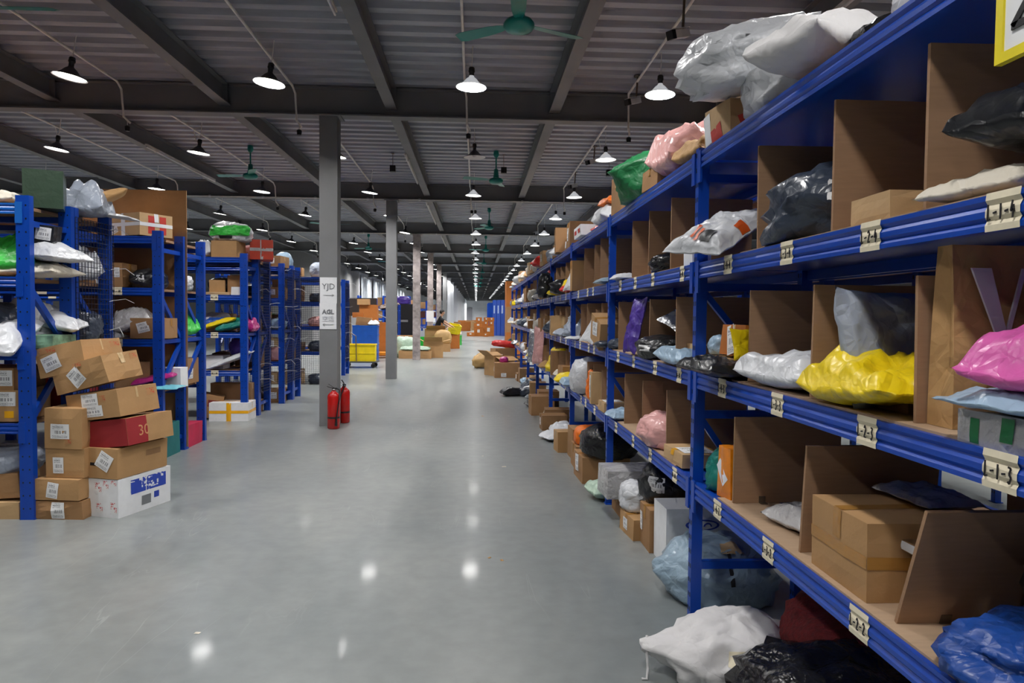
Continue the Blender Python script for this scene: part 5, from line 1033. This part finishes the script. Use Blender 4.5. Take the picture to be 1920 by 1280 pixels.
bp = empty('dark_board', (-4.45, 28.0, 0)); MB().box(-0.55, -0.03, 1.5, 0.55, 0.03, 2.2).build('panel', mat('dark_brown_board', (44, 34, 30), 0.6), bp); MB().box(-0.5, -0.02, 0, -0.44, 0.02, 1.5).box(0.44, -0.02, 0, 0.5, 0.02, 1.5).build('leg', STEEL, bp); tag(bp, 'dark brown board on legs above the orange cartons', 'board')
for k, (x, y, z, w, h) in enumerate(((-3.55, 27.0, 0, 0.5, 0.5), (-3.6, 27.0, 0.5, 0.46, 0.45), (-3.52, 27.0, 0.95, 0.34, 0.32), (-3.2, 27.4, 0, 0.4, 0.75))):
    carton('orange carton stacked behind the second column, %s up' % ['bottom', 'middle', 'top', 'side one'][k], (x, y, z), (w, 0.4, h), 0, m=CORANGE, group='orange cartons behind the column')
pt = empty('hand_truck', (-3.45, 25.9, 0)); MB().box(-0.5, -0.35, 0.12, 0.55, 0.35, 0.2).build('deck', mat('truck_orange', (224, 142, 30), 0.5), pt); MB().bar((-0.5, 0, 0.18), (-0.75, 0, 0.8), 0.06, 0.06).build('handle_bar', mat('truck_orange', (224, 142, 30), 0.5), pt)
for sx in (-0.38, 0.38):
    for sy in (-0.25, 0.25): put('wheel', cst, pt, (sx, sy, 0.065), (PI / 2, 0, 0))
tag(pt, 'low orange platform truck left of the second column', 'trolley')
# steel-framed stand with dark bag
st = empty('steel_stand', (-4.0, 31.5, 0)); mb = MB()
for x in (-0.6, 0.6):
    for y in (-0.3, 0.3): MB().box(x - 0.025, y - 0.025, 0, x + 0.025, y + 0.025, 2.0).build('leg', BLUE, st)
for z in (0.7, 1.2, 1.75): MB().box(-0.6, -0.3, z - 0.03, 0.6, 0.3, z).build('shelf_plate', BLUE, st)
MB().bar((-0.58, -0.3, 1.7), (0.58, -0.3, 1.2), 0.03, 0.03).build('brace', WHITEP, st); tag(st, 'blue steel stand in front of the film curtains', 'stand')
mailer('dark brown flattened bag on the blue steel stand', (-3.8, 31.5, 1.76), (0.9, 0.5, 0.3), (0, -0.25, 0), 'brown', 131)
carton('tan carton on the lowest plate of the blue steel stand', (-4.0, 31.5, 0.7), (0.9, 0.5, 0.35), 0, m=1)
# black cabinet with purple bag
bc = empty('black_cabinet', (-3.35, 33.5, 0)); MB().box(-0.75, -0.4, 0.55, 0.65, 0.4, 2.05).build('body', mat('cabinet_black', (18, 18, 22), 0.45), bc); MB().box(-0.75, -0.4, 0, -0.65, 0.4, 0.55).box(0.55, -0.4, 0, 0.65, 0.4, 0.55).build('leg', BLACKP, bc)
MB().box(-0.18, -0.412, 1.22, 0.18, -0.4, 1.32).build('name_plate', mat('plate_grey', (120, 120, 124), 0.5), bc); MB().box(0.42, -0.412, 1.4, 0.62, -0.4, 1.75).build('paper_note', WPAPER, bc); tag(bc, 'tall black cabinet between the second and third columns', 'cabinet')
sack('shiny purple bag on top of the black cabinet', (-3.5, 33.5, 2.05), (0.75, 0.5, 0.42), (0, 0, 0), 'purple', 132, 3.4)
carton('long tan and orange carton below the black cabinet', (-3.0, 30.2, 0), (1.1, 0.5, 0.68), 0, m=1, tape=1, tape_m=MATS['cardboard_orange'], tape_dir='y')
sack('pale mint sack in an open top, between second and third columns', (-2.62, 26.2, 0), (0.74, 0.6, 0.86), (0, 0, 0), 'mint', 133, 3.6, 0.05)
carton('low wide tan carton at the foot of the third column', (-2.18, 25.65, 0), (1.16, 0.5, 0.27), 0, m=0, tape=0)
mailer('mint wrapped bundle on the low wide carton', (-2.18, 25.65, 0.27), (1.1, 0.5, 0.2), (0, 0, 0), 'mint', 134, 0.35, 0.25)
carton('big tan carton with open flaps right of the third column', (-1.58, 26.25, 0), (0.72, 0.6, 0.6), 0.05, m=0, open_top=True)
crate('bright green plastic crate behind the third column', (-2.15, 30.5, 0), (0.6, 0.45, 0.62), (24, 190, 60), 0, key='green')
crate('red plastic crate standing on the aisle floor', (-1.36, 36.0, 0), (0.82, 0.5, 0.52), (206, 36, 28), 0.03, key='red')
MB().prism([(-0.12, 0.12), (0.02, 0.12), (-0.12, 0.32)], 'y', -0.275, -0.268).prism([(0.05, 0.16), (0.2, 0.16), (0.14, 0.2)], 'y', -0.275, -0.268).build('white_print', WPAPER, bpy.data.objects[[o.name for o in bpy.data.objects if o.get('label') == 'red plastic crate standing on the aisle floor'][0]])
crate('green plastic crate hidden behind the red one', (-1.15, 37.2, 0), (0.8, 0.5, 0.5), (70, 190, 90), 0, key='green2')
mailer('pale yellow-green mailer heap on the green crate', (-1.2, 37.0, 0.52), (0.9, 0.5, 0.25), (0, 0, 0), 'cream', 135)
carton('wide open carton beside the person, left of the yellow crate', (-1.78, 31.0, 0), (0.9, 0.6, 0.95), 0.1, m=0, open_top=True)
sack('round tan bundle in front of the wide open carton', (-1.42, 30.4, 0.32), (0.75, 0.5, 0.72), (0, 0, 0), 'tan', 136, 2.2, 0.05, 0.06)
carton('squat carton under the round tan bundle', (-1.5, 30.4, 0), (0.8, 0.5, 0.34), 0, m=0)
crate('yellow plastic crate tilted on boxes beside the person', (-1.05, 33.2, 0.72), (0.5, 0.4, 0.42), (226, 206, 20), 0.3, (0.25, 0.15), key='yellow2')
carton('kraft carton under the tilted yellow crate', (-1.05, 33.3, 0), (0.55, 0.5, 0.72), 0.05, m=CORANGE)
# person bending over the crates
def person(label, loc, rz):
    J = {'pelvis': ((0, 0, 0.95), 0.15), 'waist': ((0.03, 0, 1.08), 0.145), 'chest': ((0.11, 0, 1.30), 0.16), 'neck0': ((0.16, 0, 1.47), 0.07), 'neck1': ((0.2, 0, 1.53), 0.055), 'head0': ((0.23, 0, 1.60), 0.085), 'head1': ((0.25, 0, 1.68), 0.10), 'head2': ((0.24, 0, 1.75), 0.075),
         'shR': ((0.14, -0.18, 1.40), 0.075), 'elR': ((0.38, -0.22, 1.24), 0.048), 'wrR': ((0.6, -0.2, 1.10), 0.036), 'haR': ((0.68, -0.19, 1.06), 0.035), 'shL': ((0.14, 0.18, 1.40), 0.075), 'elL': ((0.3, 0.24, 1.18), 0.048), 'wrL': ((0.5, 0.18, 1.06), 0.036), 'haL': ((0.58, 0.16, 1.03), 0.035),
         'hiR': ((-0.01, -0.1, 0.88), 0.1), 'knR': ((0.03, -0.11, 0.48), 0.066), 'anR': ((-0.02, -0.11, 0.09), 0.045), 'toR': ((0.16, -0.12, 0.04), 0.04), 'hiL': ((-0.01, 0.1, 0.88), 0.1), 'knL': ((0.06, 0.11, 0.48), 0.066), 'anL': ((0.02, 0.11, 0.09), 0.045), 'toL': ((0.2, 0.12, 0.04), 0.04)}
    for s, y, base in (('R', -0.19, (0.68, 1.06)), ('L', 0.16, (0.58, 1.03))):
        for k in range(4): J['f%s%d' % (s, k)] = ((base[0] + 0.08 - 0.008 * abs(k - 1.5), y - 0.036 + 0.024 * k, base[1] - 0.035), 0.010); J['g%s%d' % (s, k)] = ((base[0] + 0.115 - 0.012 * abs(k - 1.5), y - 0.036 + 0.024 * k, base[1] - 0.075), 0.009)
        J['t' + s] = ((base[0] + 0.02, y + (0.05 if s == 'R' else -0.05), base[1] - 0.04), 0.011)
    E = [('pelvis', 'waist'), ('waist', 'chest'), ('chest', 'neck0'), ('neck0', 'neck1'), ('neck1', 'head0'), ('head0', 'head1'), ('head1', 'head2')]
    for s in 'RL':
        E += [('chest', 'sh' + s), ('sh' + s, 'el' + s), ('el' + s, 'wr' + s), ('wr' + s, 'ha' + s), ('pelvis', 'hi' + s), ('hi' + s, 'kn' + s), ('kn' + s, 'an' + s), ('an' + s, 'to' + s), ('ha' + s, 't' + s)]
        for k in range(4): E += [('ha' + s, 'f%s%d' % (s, k)), ('f%s%d' % (s, k), 'g%s%d' % (s, k))]
    ks = list(J); me = bpy.data.meshes.new('body'); me.from_pydata([J[k][0] for k in ks], [(ks.index(a), ks.index(b)) for a, b in E], [])
    o = bpy.data.objects.new('person', me); COL.objects.link(o); sk = o.modifiers.new('skin', 'SKIN'); o.modifiers.new('sub', 'SUBSURF').levels = 2
    for i, k in enumerate(ks): me.skin_vertices[0].data[i].radius = (J[k][1], J[k][1]); me.skin_vertices[0].data[i].use_root = (k == 'pelvis')
    dg = bpy.context.evaluated_depsgraph_get(); nm = bpy.data.meshes.new_from_object(o.evaluated_get(dg)); bpy.data.objects.remove(o)
    SK = mat('skin_tone', (206, 160, 132), 0.5); SH = mat('black_cotton', (20, 20, 24), 0.8); TR = mat('grey_trousers', (104, 104, 116), 0.8); SO = mat('dark_shoe', (40, 38, 40), 0.6)
    nm.materials.clear()
    for m in (SK, SH, TR, SO): nm.materials.append(m)
    for p in nm.polygons:
        c = p.center; p.use_smooth = True
        if c.z < 0.1: p.material_index = 3
        elif c.z < 0.98 and abs(c.x) < 0.3: p.material_index = 2
        elif (c.z < 1.46 and c.x < 0.29) or (c.z < 1.53 and c.x < 0.2): p.material_index = 1
        else: p.material_index = 0
    b = put('person', nm, None, loc, (0, 0, rz))
    HA = mat('black_hair', (18, 15, 14), 0.5)
    mb = MB(); vs = []; fs = []
    for j in range(9):
        e = -0.5 + (PI / 2 + 0.5) * j / 8
        for i in range(18):
            a = 2 * PI * i / 18; fr = 0.112 * (1 + 0.05 * math.sin(5 * a)); d = Vector((math.cos(e) * math.cos(a), math.cos(e) * math.sin(a), math.sin(e)))
            k = 1.0 if (d.x < 0.45 or d.z > 0.45) else 0.86
            vs.append((0.225 + d.x * fr * 1.05 * k, d.y * fr * 0.93 * k, 1.69 + d.z * 0.13))
    for j in range(8):
        for i in range(18): fs.append((j * 18 + i, j * 18 + (i + 1) % 18, (j + 1) * 18 + (i + 1) % 18, (j + 1) * 18 + i))
    mb.add(vs, fs).build('hair', HA, b, smooth=True)
    for s in (-1, 1): MB().lathe([(0, 0.0), (0.012, 0.004), (0.012, 0.01), (0, 0.014)], 8, 0, (0.335, s * 0.036, 1.67)).build('eye', BLACKP, b)
    MB().add([(0.345, -0.014, 1.635), (0.345, 0.014, 1.635), (0.34, 0, 1.685), (0.37, 0, 1.64)], [(0, 1, 3), (1, 2, 3), (2, 0, 3), (0, 2, 1)]).build('nose', SK, b); MB().box(0.325, -0.022, 1.60, 0.338, 0.022, 1.608).build('mouth', mat('lip_tone', (160, 90, 84), 0.5), b)
    for s in (-1, 1): MB().lathe([(0, -0.03), (0.014, -0.02), (0.016, 0.01), (0, 0.03)], 8, 0, (0.235, s * 0.105, 1.655)).build('ear', SK, b)
    for (p, q, r) in ((('shR'), ('elR'), -1), (('shL'), ('elL'), 1)):
        a = Vector(J[p][0]); c = Vector(J[q][0]); MB().tube([a, a.lerp(c, 0.35), a.lerp(c, 0.7)], [0.085, 0.078, 0.07], 14).build('shirt_sleeve', SH, b, smooth=True)
    tag(b, label, 'person')
    return b
person('person in a black short-sleeved shirt reaching toward the tilted yellow crate', (-1.78, 32.4, 0), 0.05)
# right side of the far aisle
carton('large open tan carton on the aisle floor near the rack end', (0.62, 18.75, 0), (0.62, 0.5, 0.5), 0.55, m=0, open_top=True, open_h=1.3)
carton('kraft carton with two labels beside the large open carton', (0.80, 18.1, 0), (0.66, 0.42, 0.38), 0.03, m=1, labels=(('y0', 0.25, 0.45, 0.06, 0.32), ('x0', 0.2, 0.5, 0.4, 0.7)))
carton('brown carton behind the large open carton, with label', (0.78, 20.6, 0), (0.6, 0.5, 0.62), 0.3, m=1, labels=(('y0', 0.15, 0.35, 0.4, 0.75),))
sack('bright red shiny bag on the brown carton by the rack end', (0.85, 20.7, 0.62), (0.8, 0.45, 0.22), (0, 0.1, 0.1), 'red', 140, 2.6, 0.08, 0.14)
sack('golden tan wrapped sack leaning left of the brown carton', (0.30, 21.2, 0), (0.75, 0.5, 0.5), (0, -0.2, 0.4), 'tan', 141, 2.2, 0.12, 0.15)
sack('small magenta bag between the cartons at the rack end', (0.72, 18.1, 0.385), (0.22, 0.2, 0.16), (0, 0, 0), 'magenta', 142)
crate('green crate at the foot of the right rack, far end', (1.0, 21.6, 0), (0.5, 0.4, 0.32), (24, 150, 60), 0, key='green3')
mailer('black plastic bag lying on the aisle floor, left one of two', (0.72, 13.95, 0), (0.46, 0.32, 0.18), (0, 0, 0.2), 'black', 143, 0.3, 0.25)
sack('dark grey plastic bag on the aisle floor beside the rack', (1.05, 13.9, 0), (0.36, 0.3, 0.2), (0, 0, 0), 'slate', 144)
# blue partition panels, orange cartons beyond the rack
for k in range(4):
    o = MB().box(-0.28, -0.02, 0, 0.28, 0.02, 2.72).box(-0.28, -0.035, 0, -0.25, 0.02, 2.72).box(0.25, -0.035, 0, 0.28, 0.02, 2.72).build('partition_panel', BLUE, None, (1.42 + k * 0.29, 54.6 - k * 0.5, 0), (0, 0, -1.05)); tag(o, 'tall blue partition panel past the right rack, %s from the left' % ORD[k], 'panel', 'blue partition panels')
    MB().box(-0.12, -0.026, 1.7, 0.06, -0.02, 2.3).build('white_marking', mat('blue_white_scuff', (170, 190, 220), 0.6), o)
for k in range(3):
    o = MB().box(-0.6, -0.02, 0, 0.6, 0.02, 2.6).build('partition_panel', BLUE, None, (1.6, 60 + 3 * k, 0), (0, 0, 0.1)); tag(o, 'tall blue partition panel further back, %s beyond the first four' % ORD[k], 'panel', 'blue partition panels')
rc = random.Random(4)
for k, (x, y, z, s) in enumerate(((0.25, 52.4, 0, (0.72, 0.6, 0.62)), (0.22, 52.4, 0.625, (0.66, 0.5, 0.34)), (0.98, 52.5, 0, (0.78, 0.6, 0.78)), (0.78, 52.5, 0.785, (0.38, 0.4, 0.32)), (1.18, 52.5, 0.785, (0.36, 0.4, 0.32)), (0.80, 52.5, 1.11, (0.38, 0.4, 0.28)), (1.19, 52.5, 1.11, (0.38, 0.4, 0.28)), (0.25, 52.4, 0.97, (0.44, 0.4, 0.42)), (-0.35, 52.0, 0, (0.55, 0.5, 0.28)), (0.75, 51.5, 0, (0.36, 0.4, 0.26)))):
    carton('orange-brown carton stacked by the blue panels, %s one' % ORD[k], (x - 0.05, y, z), s, rc.uniform(-0.03, 0.03), m=CORANGE, labels=(('y0', 0.35, 0.6, 0.45, 0.8),), group='orange cartons by the blue panels')
for k in range(3): carton('tall orange carton at the end of the right rack, %s up' % ORD[k], (1.45, 26.6, k * 0.95), (0.7, 0.6, 0.95), 0.05, m=CORANGE if k != 1 else CARD[1], group='cartons at the rack end')
for k in range(9):
    x = -1.6 + (k % 5) * 0.9 + rc.uniform(-0.2, 0.2); y = 62 + k * 3.3
    carton('tan carton far down the aisle, %s in the distant cluster' % ORD[k], (x - 1.2, y, 0), (1.0, 0.8, 0.9), rc.uniform(-0.3, 0.3), m=k % 3 if k % 2 else CORANGE, group='distant cartons')
# distant racks on the left of the far aisle
for k in range(5):
    y = 40 + k * 7; r = tag(empty('storage_rack', (-6.6, y, 0)), 'distant blue and brown rack behind the column line, %s from the cabinet' % ORD[k], 'storage rack', 'distant racks')
    for x in (0, 1.4, 2.8):
        for d in (0, 0.8): MB().box(x - 0.05, d - 0.05, 0, x + 0.05, d + 0.05, 2.6).build('upright', BLUE, r)
    for z in (0.6, 1.3, 2.0): MB().box(0, 0, z - 0.08, 2.8, 0.8, z).build('shelf_deck', BLUE, r)
    for q in range(6): carton('stored carton on distant rack %s, %s along' % (ORD[k], ORD[q]), (-6.2 + (q % 3) * 1.0, y + 0.4, [0.6, 1.3, 2.0][q // 2] + 0.002), (0.7, 0.6, 0.5), 0, m=[CARD[3], CARD[1], mat('reddish_wood', (92, 44, 34), 0.6), CARD[0]][q % 4], group='cartons on distant racks')
# scraps on the floor
for k, (x, y, s, c) in enumerate(((0.305, 7.39, 0.05, 'cream'), (0.085, 7.95, 0.025, 'cream'), (0.114, 11.1, 0.06, 'kraft'), (-1.375, 3.54, 0.03, 'cream'), (0.1, 4.6, 0.025, 'kraft'), (0.18, 4.55, 0.03, 'kraft'))):
    mailer('small paper scrap on the bare floor, %s' % ['beside the third bay', 'left of the first scrap', 'furthest down the aisle', 'near the left picture corner', 'tiny one in the foreground', 'in the foreground centre'][k], (x, y, 0), (s, s * 0.7, 0.006), (0, 0, k), c, n=(5, 4), name='paper_scrap', cat='scrap')
